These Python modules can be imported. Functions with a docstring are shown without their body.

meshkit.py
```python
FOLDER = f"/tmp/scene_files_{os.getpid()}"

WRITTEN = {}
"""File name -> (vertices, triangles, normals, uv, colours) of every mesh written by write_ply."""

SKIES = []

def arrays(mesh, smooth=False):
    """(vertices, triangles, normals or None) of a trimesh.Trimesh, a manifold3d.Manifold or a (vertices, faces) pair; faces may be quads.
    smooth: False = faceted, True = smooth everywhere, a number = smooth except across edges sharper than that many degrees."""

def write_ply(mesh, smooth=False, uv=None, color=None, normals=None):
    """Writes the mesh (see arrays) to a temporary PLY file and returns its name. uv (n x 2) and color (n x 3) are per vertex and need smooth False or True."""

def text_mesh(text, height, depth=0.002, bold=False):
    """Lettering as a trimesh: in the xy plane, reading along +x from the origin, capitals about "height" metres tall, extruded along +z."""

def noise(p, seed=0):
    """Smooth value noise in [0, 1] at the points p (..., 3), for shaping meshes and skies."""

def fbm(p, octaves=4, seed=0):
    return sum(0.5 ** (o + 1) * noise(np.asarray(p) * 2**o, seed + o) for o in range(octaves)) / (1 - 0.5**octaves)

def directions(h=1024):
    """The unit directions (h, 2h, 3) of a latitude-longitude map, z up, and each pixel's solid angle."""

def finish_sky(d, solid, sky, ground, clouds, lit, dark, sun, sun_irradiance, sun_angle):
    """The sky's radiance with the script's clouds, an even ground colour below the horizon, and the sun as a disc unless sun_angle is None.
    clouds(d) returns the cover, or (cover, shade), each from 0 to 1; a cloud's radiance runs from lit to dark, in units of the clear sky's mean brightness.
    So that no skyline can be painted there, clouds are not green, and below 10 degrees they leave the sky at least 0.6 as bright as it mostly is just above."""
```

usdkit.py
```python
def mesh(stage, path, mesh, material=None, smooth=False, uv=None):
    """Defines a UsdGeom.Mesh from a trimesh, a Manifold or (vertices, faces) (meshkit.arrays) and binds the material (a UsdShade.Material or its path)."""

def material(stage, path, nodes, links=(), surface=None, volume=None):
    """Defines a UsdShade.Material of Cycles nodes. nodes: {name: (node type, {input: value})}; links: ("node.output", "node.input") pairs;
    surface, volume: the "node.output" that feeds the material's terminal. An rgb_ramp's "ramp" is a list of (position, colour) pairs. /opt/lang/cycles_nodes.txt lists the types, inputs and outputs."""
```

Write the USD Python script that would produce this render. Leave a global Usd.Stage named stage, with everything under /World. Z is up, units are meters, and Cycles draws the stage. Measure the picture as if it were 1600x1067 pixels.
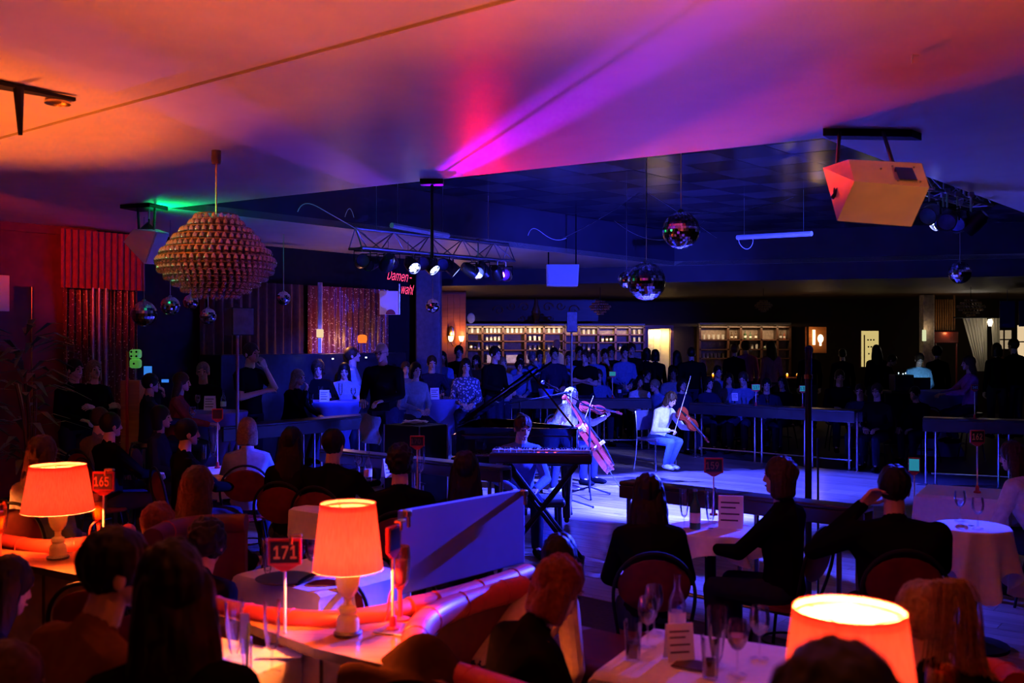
import math, random, numpy as np, trimesh, usdkit, meshkit
import manifold3d as m3
import shapely.geometry as sg, shapely.ops as so, shapely.affinity as sa
from pxr import Usd, UsdGeom, UsdLux, Gf, Sdf, UsdShade

PI = math.pi
rnd = random.Random(7)
H, F = 1.9, 1555.6          # eye height; focal length in pixels of a 1600 wide frame (35 mm on 36 mm)
stage = Usd.Stage.CreateInMemory()
UsdGeom.SetStageUpAxis(stage, 'Z'); UsdGeom.SetStageMetersPerUnit(stage, 1.0)
UsdGeom.Xform.Define(stage, '/World'); UsdGeom.Scope.Define(stage, '/World/Looks')

# ---------------------------------------------------------------- camera, lights, exposure
cam = UsdGeom.Camera.Define(stage, '/World/camera')
cam.AddTranslateOp().Set((0, 0, H)); cam.AddRotateXYZOp().Set((90, 0, 0))
cam.CreateFocalLengthAttr(35.0); cam.CreateHorizontalApertureAttr(36.0); cam.CreateVerticalApertureAttr(24.0075)
cam.CreateFStopAttr(2.8); cam.CreateFocusDistanceAttr(12.5); cam.CreateClippingRangeAttr((0.05, 200.0))
cam.CreateExposureAttr(0.0)

def px(x, y, Y):
    """the point seen at pixel (x, y) at distance Y"""
    return np.array([(x - 800) / F * Y, Y, H + (533.5 - y) / F * Y])
def on(x, y, z):
    """the point at height z seen at pixel (x, y)"""
    return px(x, y, (z - H) * F / (533.5 - y))
D1 = np.array([.785, -.62, 0]); D2 = np.array([.62, .785, 0])   # the room's two axes
ROT = math.degrees(math.atan2(-.62, .785))                      # turn that lays local x along D1

_n = {}
def numbered(base, parent='/World'):
    k = _n.get((parent, base), 0); _n[(parent, base)] = k + 1
    return f'{parent}/{base}' + (f'_{k:03d}' if k else '')

def aim(op_prim, pos, target):
    pos, target = np.array(pos, float), np.array(target, float)
    z = pos - target; z /= np.linalg.norm(z)
    x = np.cross([0, 0, 1], z)
    if np.linalg.norm(x) < 1e-6: x = np.array([1., 0, 0])
    x /= np.linalg.norm(x); y = np.cross(z, x)
    m = Gf.Matrix4d(*[float(a) for r in ([*x, 0], [*y, 0], [*z, 0], [*pos, 1]) for a in r])
    op_prim.AddTransformOp().Set(m)

def spot(pos, target, color, power, angle, soft=.3, r=.04, name='spot_light'):
    l = UsdLux.SphereLight.Define(stage, numbered(name)); aim(l, pos, target)
    l.CreateRadiusAttr(r); l.CreateColorAttr(Gf.Vec3f(*color)); l.CreateIntensityAttr(power); l.CreateNormalizeAttr(True)
    s = UsdLux.ShapingAPI.Apply(l.GetPrim()); s.CreateShapingConeAngleAttr(angle); s.CreateShapingConeSoftnessAttr(soft)
    return l
def bulb(pos, color, power, r=.03):
    l = UsdLux.SphereLight.Define(stage, numbered('bulb_light')); l.AddTranslateOp().Set(Gf.Vec3d(*map(float, pos)))
    l.CreateRadiusAttr(r); l.CreateColorAttr(Gf.Vec3f(*color)); l.CreateIntensityAttr(power); l.CreateNormalizeAttr(True)
def rect(pos, target, w, h, color, power):
    l = UsdLux.RectLight.Define(stage, numbered('strip_light')); aim(l, pos, target)
    l.CreateWidthAttr(w); l.CreateHeightAttr(h); l.CreateColorAttr(Gf.Vec3f(*color)); l.CreateIntensityAttr(power); l.CreateNormalizeAttr(True)

BLUE = (.024, .038, 1.0)
# stage cans on the left truss (the fixtures are built further down at the same spots)
PARS = []                                       # (position, target, lit)
for (x, y, Y), t in (((645, 416, 12.64), (1.0, 9.5, 0.5)), ((675, 418, 12.88), (1.2, 11.5, .6)), ((708, 421, 13.16), (2.5, 13.2, .0)), ((737, 424, 13.41), (2.3, 15.5, 1.0))):
    PARS.append((px(x, y, Y), np.array(t), True))
for (p, t, lit), w, a in zip(PARS, (7000, 9000, 9500, 900), (13, 13, 21, 18)):
    d = (t - p) / np.linalg.norm(t - p)
    spot(p + d * .1, t, BLUE, w, a, .6)
# two cans on the right truss, one for the crowd, four added near beams
RPARS = [(px(1466, 345, 9.6), np.array([.15, 9.0, 1.0])), (px(1517, 352, 9.3), np.array([1.6, 11.8, .0])), (px(1500, 350, 9.9), np.array([0.4, 18.5, 1.5])), (px(1452, 336, 8.95), np.array([.0, 4.85, .95])), (px(1480, 345, 9.05), np.array([1.15, 4.5, .78])), (px(1474, 344, 9.3), np.array([2.8, 6.1, .75])), (px(1496, 347, 9.25), np.array([1.24, 6.1, .75]))]
for (p, t), w, a in zip(RPARS, (4200, 30000, 900, 6500, 330, 800, 1300), (12, 19, 30, 6.5, 8, 7, 6)):
    d = (t - p) / np.linalg.norm(t - p)
    spot(p + d * .1, t, BLUE, w, a, .6)
for tgt_, w_, a_ in (((2.3, 14.5, .85), 1500, 7), ((.85, 12.8, .95), 1300, 7)):   # paler key lights on the string players
    p_ = px(1466, 345, 9.6); t_ = np.array(tgt_); spot(p_ + (t_ - p_) * .03, t_, (.20, .25, 1.), w_, a_, 1., name='key_light')
LAMP = (1.0, .175, .025)

# ---------------------------------------------------------------- materials
def mat(name, nodes, links=(), surface='p.BSDF'):
    return usdkit.material(stage, '/World/Looks/' + name, nodes, links, surface=surface)
_pm = {}
def pm(name, color, rough=.55, metal=0., vary=.25, scale=14., bump=0., **kw):
    """a principled material whose tone wanders a little with a procedural noise"""
    if name in _pm: return _pm[name]
    c = np.array(color, float)
    nodes = {'t': ('texture_coordinate', {}), 'n': ('noise_texture', {'scale': scale, 'detail': 4.}),
             'r': ('rgb_ramp', {'ramp': [(.3, tuple(c * (1 - vary))), (.7, tuple(np.minimum(c * (1 + vary), 1)))]}),
             'p': ('principled_bsdf', {'roughness': rough, 'metallic': metal, **kw})}
    links = [('t.object', 'n.vector'), ('n.fac', 'r.fac'), ('r.color', 'p.base_color')]
    if bump:
        nodes['b'] = ('bump', {'strength': bump, 'distance': .01}); links += [('n.fac', 'b.height'), ('b.normal', 'p.normal')]
    _pm[name] = mat(name, nodes, links); return _pm[name]
def emit(name, color, strength):
    if name in _pm: return _pm[name]
    _pm[name] = mat(name, {'e': ('emission', {'color': color, 'strength': strength})}, surface='e.emission'); return _pm[name]
def glassy(name, tint=(1, 1, 1), gl=.05):
    """thin drinking glass: clear with a fresnel gloss"""
    if name in _pm: return _pm[name]
    _pm[name] = mat(name, {'f': ('fresnel', {'IOR': 1.5}), 'a': ('math', {'math_type': 'multiply_add', 'value2': .8, 'value3': .04}), 't': ('transparent_bsdf', {'color': tint}), 'g': ('glossy_bsdf', {'color': (1, 1, 1), 'roughness': gl}), 'm': ('mix_closure', {})},
                    [('f.fac', 'a.value1'), ('a.value', 'm.fac'), ('t.BSDF', 'm.closure1'), ('g.BSDF', 'm.closure2')], surface='m.closure'); return _pm[name]
def wood(name, dark, light, rough=.35, scale=1.0, rot=0., coat=.0):
    if name in _pm: return _pm[name]
    _pm[name] = mat(name, {'t': ('texture_coordinate', {}), 'm': ('mapping', {'rotation': (0, 0, rot), 'scale': (1.2 * scale, 18 * scale, 18 * scale)}), 'n': ('noise_texture', {'scale': 1.5, 'detail': 6., 'distortion': .6}),
                           'o': ('object_info', {}), 'x': ('math', {'math_type': 'multiply_add', 'value2': .35, 'value3': -.17}), 'y': ('math', {'math_type': 'add'}),
                           'r': ('rgb_ramp', {'ramp': [(.25, dark), (.75, light)]}), 'p': ('principled_bsdf', {'roughness': rough, 'coat_weight': coat, 'coat_roughness': .15})},
                    [('t.object', 'm.vector'), ('m.vector', 'n.vector'), ('o.random', 'x.value1'), ('n.fac', 'y.value1'), ('x.value', 'y.value2'), ('y.value', 'r.fac'), ('r.color', 'p.base_color')]); return _pm[name]
# ---------------------------------------------------------------- mesh helpers: everything is (vertices, triangles)
def join(*ms):
    ms = [m for m in (ms[0] if len(ms) == 1 and isinstance(ms[0], list) else ms) if m is not None]
    v, f, k = [], [], 0
    for a, b in ms:
        v.append(np.asarray(a, float)); f.append(np.asarray(b, int) + k); k += len(a)
    return np.vstack(v), np.vstack(f)
def move(m, t=(0, 0, 0), rz=0., rx=0., ry=0., s=1.):
    v = np.asarray(m[0], float) * s
    for a, (i, j) in ((rx, (1, 2)), (ry, (2, 0)), (rz, (0, 1))):
        if a:
            c, n = math.cos(a), math.sin(a); p, q = v[:, i].copy(), v[:, j].copy()
            v[:, i], v[:, j] = c * p - n * q, n * p + c * q
    return v + np.asarray(t, float), m[1]
def basis(m, ex, ey, ez, o):
    return np.asarray(m[0]) @ np.array([ex, ey, ez], float) + np.asarray(o, float), m[1]
_BF = np.array([[0, 2, 1], [0, 3, 2], [4, 5, 6], [4, 6, 7], [0, 1, 5], [0, 5, 4], [1, 2, 6], [1, 6, 5], [2, 3, 7], [2, 7, 6], [3, 0, 4], [3, 4, 7]])
def hexa(p):
    """a six-sided solid from 8 corners: bottom ring, top ring"""
    return np.array(p, float), _BF
def box(c, s, rz=0.):
    x, y, z = np.array(s, float) / 2
    return move(hexa([(-x, -y, -z), (x, -y, -z), (x, y, -z), (-x, y, -z), (-x, -y, z), (x, -y, z), (x, y, z), (-x, y, z)]), c, rz)
def tri(m):
    if hasattr(m, 'to_mesh'):
        k = m.to_mesh(); return np.array(k.vert_properties[:, :3], float), np.array(k.tri_verts, int)
    return np.array(m.vertices, float), np.array(m.faces, int)
def rbox(c, s, r=.01, rz=0., seg=8):
    """a box with rounded edges"""
    x, y, z = np.maximum(np.array(s, float) / 2 - r, 1e-4)
    b = m3.Manifold.sphere(r, seg)
    return move(tri(m3.Manifold.batch_hull([b.translate((i * x, j * y, k * z)) for i in (-1, 1) for j in (-1, 1) for k in (-1, 1)])), c, rz)
def frame_of(d):
    d = np.asarray(d, float); d = d / np.linalg.norm(d)
    a = np.cross(d, [0, 0, 1.] if abs(d[2]) < .9 else [1., 0, 0]); a /= np.linalg.norm(a)
    return a, np.cross(d, a), d
def rod(a, b, r, r2=None, n=8):
    a, b = np.asarray(a, float), np.asarray(b, float); r2 = r if r2 is None else r2
    u, w, d = frame_of(b - a); t = np.arange(n) * 2 * PI / n
    ring = np.cos(t)[:, None] * u + np.sin(t)[:, None] * w
    v = np.vstack([a + ring * r, b + ring * r2, [a], [b]]); i = np.arange(n); j = (i + 1) % n
    return v, np.vstack([np.stack([i, j, n + j], 1), np.stack([i, n + j, n + i], 1), np.stack([j, i, 0 * i + 2 * n], 1), np.stack([n + i, n + j, 0 * i + 2 * n + 1], 1)])
def tube(pts, r, n=6, closed=False):
    p = np.asarray(pts, float); t = (np.roll(p, -1, 0) - np.roll(p, 1, 0)) if closed else np.gradient(p, axis=0)
    t /= np.linalg.norm(t, axis=1, keepdims=True) + 1e-12
    u = np.zeros_like(p); u[0] = frame_of(t[0])[0]
    for k in range(1, len(p)):
        q = u[k - 1] - t[k] * (u[k - 1] @ t[k]); u[k] = q / (np.linalg.norm(q) + 1e-12)
    w = np.cross(t, u); an = np.arange(n) * 2 * PI / n
    r = np.broadcast_to(np.asarray(r, float), (len(p),))
    v = (p[:, None] + r[:, None, None] * (np.cos(an)[None, :, None] * u[:, None] + np.sin(an)[None, :, None] * w[:, None])).reshape(-1, 3)
    m = len(p); f = []
    i, j = np.meshgrid(np.arange(m if closed else m - 1), np.arange(n), indexing='ij'); i2 = (i + 1) % m; j2 = (j + 1) % n
    q = np.stack([i * n + j, i * n + j2, i2 * n + j2, i2 * n + j], -1).reshape(-1, 4)
    f = np.vstack([q[:, [0, 1, 2]], q[:, [0, 2, 3]]])
    if not closed:
        c = np.arange(1, n - 1); z = np.zeros_like(c); e = (m - 1) * n
        f = np.vstack([f, np.stack([z, c + 1, c], 1), np.stack([z + e, e + c, e + c + 1], 1)])
    return v, f
def arc(pts, k=8):
    """a smooth curve through points"""
    from scipy.interpolate import CubicSpline
    p = np.asarray(pts, float); t = np.r_[0, np.cumsum(np.linalg.norm(np.diff(p, axis=0), axis=1))]
    return CubicSpline(t, p)(np.linspace(0, t[-1], k * (len(p) - 1) + 1))
def lathe(prof, n=20, c=(0, 0, 0)):
    """prof: (radius, z) from bottom to top"""
    p = np.asarray(prof, float); an = np.arange(n) * 2 * PI / n; m = len(p)
    v = np.stack([p[:, 0, None] * np.cos(an), p[:, 0, None] * np.sin(an), np.repeat(p[:, 1, None], n, 1)], -1).reshape(-1, 3)
    i, j = np.meshgrid(np.arange(m - 1), np.arange(n), indexing='ij'); j2 = (j + 1) % n
    q = np.stack([i * n + j, i * n + j2, (i + 1) * n + j2, (i + 1) * n + j], -1).reshape(-1, 4)
    return v + np.asarray(c, float), np.vstack([q[:, [0, 1, 2]], q[:, [0, 2, 3]]])
def ball(c, r, n=12):
    k = max(5, n // 2); t = np.linspace(-PI / 2, PI / 2, k + 1)
    m = lathe(np.stack([np.cos(t), np.sin(t)], 1), n); v = m[0] * np.broadcast_to(np.asarray(r, float), (3,)); return v + np.asarray(c, float), m[1]
def extrude(poly, h, z=0.):
    m = trimesh.creation.extrude_polygon(poly if hasattr(poly, 'exterior') else sg.Polygon(poly), h, engine='earcut'); v, f = tri(m); v[:, 2] += z; return v, f
def sheet(grid, thick=.004):
    """a grid of points (i, j, 3) as a thin closed cloth"""
    g = np.asarray(grid, float); a, b = g.shape[:2]
    du = np.gradient(g, axis=0); dv = np.gradient(g, axis=1); n = np.cross(du, dv); n /= np.linalg.norm(n, axis=2, keepdims=True) + 1e-12
    v = np.vstack([(g + n * thick / 2).reshape(-1, 3), (g - n * thick / 2).reshape(-1, 3)]); k = a * b
    i, j = np.meshgrid(np.arange(a - 1), np.arange(b - 1), indexing='ij')
    q = np.stack([i * b + j, (i + 1) * b + j, (i + 1) * b + j + 1, i * b + j + 1], -1).reshape(-1, 4)
    rim = [r * b for r in range(a)] + [(a - 1) * b + c for c in range(1, b)] + [r * b + b - 1 for r in range(a - 2, -1, -1)] + list(range(b - 2, 0, -1))
    e = [(p, rim[(t + 1) % len(rim)]) for t, p in enumerate(rim)]
    s = np.array([(y, x, x + k, y + k) for x, y in e])
    Q = np.vstack([q, q[:, ::-1] + k, s]); return v, np.vstack([Q[:, [0, 1, 2]], Q[:, [0, 2, 3]]])
# ---------------------------------------------------------------- things, parts, tags
def obj(name, mesh, material, parent=None, smooth=35, kind=None, label=None):
    p = numbered(name, str(parent.GetPath()) if parent is not None else '/World')
    v, f = (mesh if isinstance(mesh, tuple) else tri(mesh))
    o = usdkit.mesh(stage, p, (v, f), material, smooth=smooth).GetPrim()
    if kind: o.SetCustomDataByKey('kind', kind)
    if label: o.SetCustomDataByKey('label', label)
    return o
LABELS = []
def tag(o, label, cat, group=None):
    LABELS.append((label, group)); o.SetCustomDataByKey('label', label); o.SetCustomDataByKey('category', cat)
    if group: o.SetCustomDataByKey('group', group)
    return o
def thing(name, label, cat, loc=(0, 0, 0), rz=0., group=None):
    x = UsdGeom.Xform.Define(stage, numbered(name)); x.AddTranslateOp().Set(Gf.Vec3d(*map(float, loc))); x.AddRotateZOp().Set(float(rz))
    return tag(x.GetPrim(), label, cat, group)
def one(name, mesh, material, label, cat, group=None, smooth=35):
    return tag(obj(name, mesh, material, smooth=smooth), label, cat, group)
def struct(name, mesh, material, parent=None, smooth=35):
    return obj(name, mesh, material, parent, smooth, 'structure' if parent is None else None)
def dup(o, label, loc, rz=0., group=None, scale=None):
    x = UsdGeom.Xform.Define(stage, numbered(o.GetName().rstrip('0123456789').rstrip('_'))); p = x.GetPrim()
    p.GetReferences().AddInternalReference(o.GetPath())
    x.GetPrim().GetAttribute('xformOp:translate').Set(Gf.Vec3d(*map(float, loc))); x.GetPrim().GetAttribute('xformOp:rotateZ').Set(float(rz))
    if scale:
        x.AddScaleOp().Set(Gf.Vec3f(scale, scale, scale))
    tag(p, label, o.GetCustomDataByKey('category'), group or o.GetCustomDataByKey('group'))
    p.SetInstanceable(True); return p
class Kind:
    """one of a kind: the first place() moves the built one itself, later ones make copies"""
    def __init__(self, make): self.make, self.o = make, None
    def place(self, label, loc, rz=0., group=None, scale=None):
        if self.o is None:
            self.o = self.make(label)
            self.o.GetAttribute('xformOp:translate').Set(Gf.Vec3d(*map(float, loc))); self.o.GetAttribute('xformOp:rotateZ').Set(float(rz))
            if group: self.o.SetCustomDataByKey('group', group)
            if scale: UsdGeom.Xformable(self.o).AddScaleOp().Set(Gf.Vec3f(scale, scale, scale)); self.sc = scale
            return self.o
        return dup_scaled(self, label, loc, rz, group, scale)
def dup_scaled(k, label, loc, rz, group, scale):
    base = getattr(k, 'sc', None)
    p = dup(k.o, label, loc, rz, group)
    if base or scale:
        a = p.GetAttribute('xformOp:scale') if base else None
        if a: a.Set(Gf.Vec3f(*([scale or 1.] * 3)))
        elif scale and scale != 1: UsdGeom.Xformable(p).AddScaleOp().Set(Gf.Vec3f(scale, scale, scale))
    return p

M = dict(
    ceiling=pm('ceiling_paint', (.76, .66, .48), .42, vary=.05, scale=3.),
    recess=pm('recess_dark_tile', (.085, .085, .1), .35, vary=.3, scale=2.),
    recess2=pm('recess_light_tile', (.16, .155, .17), .35, vary=.3, scale=2.),
    carpet=pm('dark_carpet', (.035, .022, .03), .9, vary=.4, scale=40., bump=.3),
    wall=pm('dark_red_wall', (.22, .03, .035), .7, vary=.2, scale=5.),
    black=pm('black_paint', (.008, .008, .009), .6, vary=.3, specular_ior_level=.2),
    satin=pm('black_satin', (.018, .018, .022), .3, vary=.3),
    beam=pm('beam_paint', (.045, .035, .055), .55, vary=.15, scale=2.),
    panel=wood('red_wood_panel', (.22, .055, .02), (.42, .13, .05), .35, .6),
    darkwood=wood('dark_wood', (.035, .014, .008), (.09, .036, .02), .35),
    ledge=wood('ledge_wood', (.42, .15, .05), (.66, .30, .11), .25, 1., coat=.3),
    plank=wood('floor_plank', (.22, .145, .09), (.44, .32, .22), .34, .8, coat=.25),
    chrome=pm('chrome', (.75, .75, .78), .18, 1., .05),
    steel=pm('dull_steel', (.45, .45, .48), .35, 1., .1),
    brass=pm('brass', (.75, .5, .18), .25, 1., .1),
    rail=pm('rail_fascia', (.03, .028, .034), .32, vary=.2, scale=6.),
    cloth=pm('white_cloth', (.82, .80, .78), .8, vary=.04, scale=30.),
    bluecloth=pm('stretch_cloth', (.12, .14, .42), .8, vary=.06, scale=20.),  # blue of the stage light put into the cloth colour
    red=pm('red_vinyl', (.52, .045, .03), .42, vary=.2, scale=9., bump=.06),
    darkred=pm('dark_red_vinyl', (.11, .012, .01), .45, vary=.2),  # red vinyl darkened to stand for shadow on the booth back
    redwood=pm('red_seat', (.14, .014, .012), .5, vary=.2, specular_ior_level=.2),
    signred=pm('sign_red', (.55, .03, .03), .4, vary=.08),
    paper=pm('paper', (.85, .84, .82), .7, vary=.03),
    cream=pm('cream_wall', (.85, .70, .42), .6, vary=.05),
    white=pm('white_plastic', (.8, .78, .75), .4, vary=.03),
    beige=pm('speaker_beige', (.78, .58, .32), .5, vary=.07, scale=6.),
    grille=pm('speaker_grille', (.62, .62, .66), .55, vary=.15, scale=120.),
    glass=glassy('drinking_glass'), green=glassy('bottle_green', (.25, .6, .3)), amber=glassy('amber_glass', (.95, .62, .22), .1),
)

# ---------------------------------------------------------------- the room
ZC, ZR = H + 1.4, 3.9                    # low ceiling, recessed ceiling over the dance floor
RA, RB, RC, RD = (-3.6, 10.47), (2.14, 6.85), (10.2, 16.2), (3.0, 18.4)
recess = sg.Polygon([RA, RB, RC, RD])
room = sg.Polygon([(-13.6, 1.9), (-9, -4), (16, -4), (17, 14), (17, 14.2), (-1.9, 19.9), (-1.5, 17.3)])
low = room.difference(recess)
def band(p, off, a=-40, b=40):
    """half plane beyond the line through p along D1, shifted by off along D2"""
    q = np.array(p)[:2] + D2[:2] * off
    return sg.Polygon([q + D1[:2] * a, q + D1[:2] * b, q + D1[:2] * b + D2[:2] * 40, q + D1[:2] * a + D2[:2] * 40])
ce = UsdGeom.Xform.Define(stage, '/World/ceiling').GetPrim(); ce.SetCustomDataByKey('kind', 'structure')
seam = [(-3.55, 6.9), (-3.55, 6.9)]
cuts = [None, -1.9, 0., None]
for k, (lo, hi) in enumerate(((-60, -1.9), (-1.9, 0.), (0., 60))):
    piece = low.intersection(band((-3.55, 6.9), lo)) if lo > -50 else low
    if hi < 50: piece = piece.difference(band((-3.55, 6.9), hi - .012))
    for g in getattr(piece, 'geoms', [piece]):
        struct('ceiling_panel', extrude(g, .08, ZC + (.012 if k == 1 else 0)), M['ceiling'], ce, smooth=False)
rim = []
pts = [RA, RB, RC, RD]
for i in range(4):
    a, b = np.array(pts[i]), np.array(pts[(i + 1) % 4]); d = (b - a) / np.linalg.norm(b - a); n = np.array([d[1], -d[0]])
    q = [a, b, b + n * .06, a + n * .06]
    rim.append(hexa([(*p, ZC + .002) for p in q] + [(*p, ZR + .05) for p in q]))
struct('recess_side', join(rim), M['beam'], ce, smooth=False)
rec = UsdGeom.Xform.Define(stage, '/World/ceiling_001').GetPrim(); rec.SetCustomDataByKey('kind', 'structure')
e1 = np.array(RB) - np.array(RA); e2 = np.array(RC) - np.array(RB); L1, L2 = np.linalg.norm(e1), np.linalg.norm(e2); e1 /= L1; e2 /= L2
tm = [pm('recess_tile_dark', (.018, .018, .026), .2, vary=.3, scale=2.), pm('recess_tile_light', (.06, .058, .07), .2, vary=.2, scale=2.)]
for i in range(11):
    for j in range(20):
        a = np.array(RA) + e1 * i * L1 / 11; t = [a + e2 * (j * L2 / 20), a + e1 * (L1 / 11 - .008) + e2 * (j * L2 / 20), a + e1 * (L1 / 11 - .008) + e2 * ((j + 1) * L2 / 20 - .008), a + e2 * ((j + 1) * L2 / 20 - .008)]
        if recess.buffer(.3).contains(sg.Point(*np.mean(t, 0))):
            z = ZR + rnd.uniform(0, .004)
            obj('ceiling_tile', hexa([(*p, z) for p in t] + [(*p, z + .02) for p in t]), tm[(i + j) % 2], rec, smooth=False)
obj('tile_backing', extrude(recess, .03, ZR + .03), M['black'], rec, smooth=False)
# beam along the far side of the recess and the bar's lower ceiling behind it
b0, b1 = np.array([-1.9, 19.9]), np.array([17.0, 14.2]); bn = np.array([.29, .957]) * .45
struct('trim_1', hexa([(*b0, 3.0), (*b1, 3.0), (*(b1 + bn), 3.0), (*(b0 + bn), 3.0), (*b0, ZR + .1), (*b1, ZR + .1), (*(b1 + bn), ZR + .1), (*(b0 + bn), ZR + .1)]), M['beam'], smooth=False)
struct('ceiling_002', extrude([(-1.9, 20.3), (17, 14.7), (19, 27), (-2.2, 27)], .1, 3.02), pm('bar_ceiling', (.10, .06, .04), .6), smooth=False)
# floor: dark carpet with a planked dance floor let in
dance = sg.Polygon([(-2.6, 9.4), (-1.2, 9.05), (.9, 7.1), (3.1, 5.2), (6.2, 10.2), (5.2, 14.4), (3.2, 16.4), (2.6, 17.4), (-.7, 17.9), (-1.9, 13.9), (-3.2, 12.1)])
struct('floor', extrude(sg.Polygon([(-13.6, 1.9), (-9, -4), (16, -4), (19, 27), (-2.2, 27), (-1.6, 17.3)]), .1, -.105), M['carpet'], smooth=False)
df = UsdGeom.Xform.Define(stage, '/World/floor_001').GetPrim(); df.SetCustomDataByKey('kind', 'structure')
wpl = .155
cen = np.array([1., 11.5])
for r in range(-50, 51):
    x = -9 + rnd.uniform(0, 2)
    while x < 9:
        l = rnd.uniform(2.2, 3.2); q = [cen + D1[:2] * u + D2[:2] * v for u, v in ((x, r * wpl), (x + l - .003, r * wpl), (x + l - .003, (r + 1) * wpl - .003), (x, (r + 1) * wpl - .003))]; x += l
        g = sg.Polygon(q).intersection(dance)
        if g.area > .02:
            z = rnd.uniform(-.001, .0)
            c = np.array(g.centroid.coords[0]); m = extrude(sa.rotate(sa.translate(g, -c[0], -c[1]), -ROT, origin=(0, 0)), .012, z - .012)
            p = obj('plank', m, M['plank'], df, smooth=False); xf = UsdGeom.Xformable(p); xf.AddTranslateOp().Set(Gf.Vec3d(c[0], c[1], .0)); xf.AddRotateZOp().Set(ROT)
# walls
WL = lambda t, z: np.array([-5.96, 11.6, 0]) + D2 * t + np.array([0, 0, z])
def wall(name, a, b, z0, z1, th, m, parent=None):
    a, b = np.array(a[:2], float), np.array(b[:2], float); d = (b - a) / np.linalg.norm(b - a); n = np.array([-d[1], d[0]]) * th
    return struct(name, hexa([(*a, z0), (*b, z0), (*(b + n), z0), (*(a + n), z0), (*a, z1), (*b, z1), (*(b + n), z1), (*(a + n), z1)]), m, parent, smooth=False)
wall('wall_left', WL(-12, 0), WL(1.15, 0), 0, ZC, .2, M['wall'])
wall('wall_left_far', WL(1.15, 0), WL(7.1, 0), 0, ZC, .2, M['black'])
struct('trim_2', join(*[hexa([(*(WL(-12, 0)[:2] + D1[:2] * .001), ZC - .1), (*(WL(1.15, 0)[:2] + D1[:2] * .001), ZC - .1), (*(WL(1.15, 0)[:2] + D1[:2] * .05), ZC - .1), (*(WL(-12, 0)[:2] + D1[:2] * .05), ZC - .1), (*(WL(-12, 0)[:2] + D1[:2] * .001), ZC - .001), (*(WL(1.15, 0)[:2] + D1[:2] * .001), ZC - .001), (*(WL(1.15, 0)[:2] + D1[:2] * .05), ZC - .001), (*(WL(-12, 0)[:2] + D1[:2] * .05), ZC - .001)])]), M['wall'], smooth=False)
wall('wall_far', (-2.3, 26.2), (20, 26.2), 0, 3.05, .2, pm('bar_wall', (.03, .014, .01), .6))
wall('wall_left_bar', (-2.3, 17.3), (-3.2, 26.2), 0, ZC, .2, M['black'])
wall('wall_panelled', (-1.95, 22.0), (-1.02, 22.0), 0, 3.02, .15, M['panel'])
one('wall_boards', join([box((-1.95 + .133 * k + .066, 21.985, 1.5), (.128, .03, 2.9)) for k in range(7)]), M['panel'], 'reddish upright wood boards glowing behind the wall sconces', 'wall panelling', smooth=False)
one('pillar', join(rbox((-1.42, 17.0, 1.64), (.42, .42, 3.28), .03), rbox((-1.42, 17.0, .1), (.5, .5, .2), .02)), pm('pillar_paint', (.09, .085, .11), .6), 'broad square pillar lit blue under the left end of the truss', 'pillar')

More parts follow.
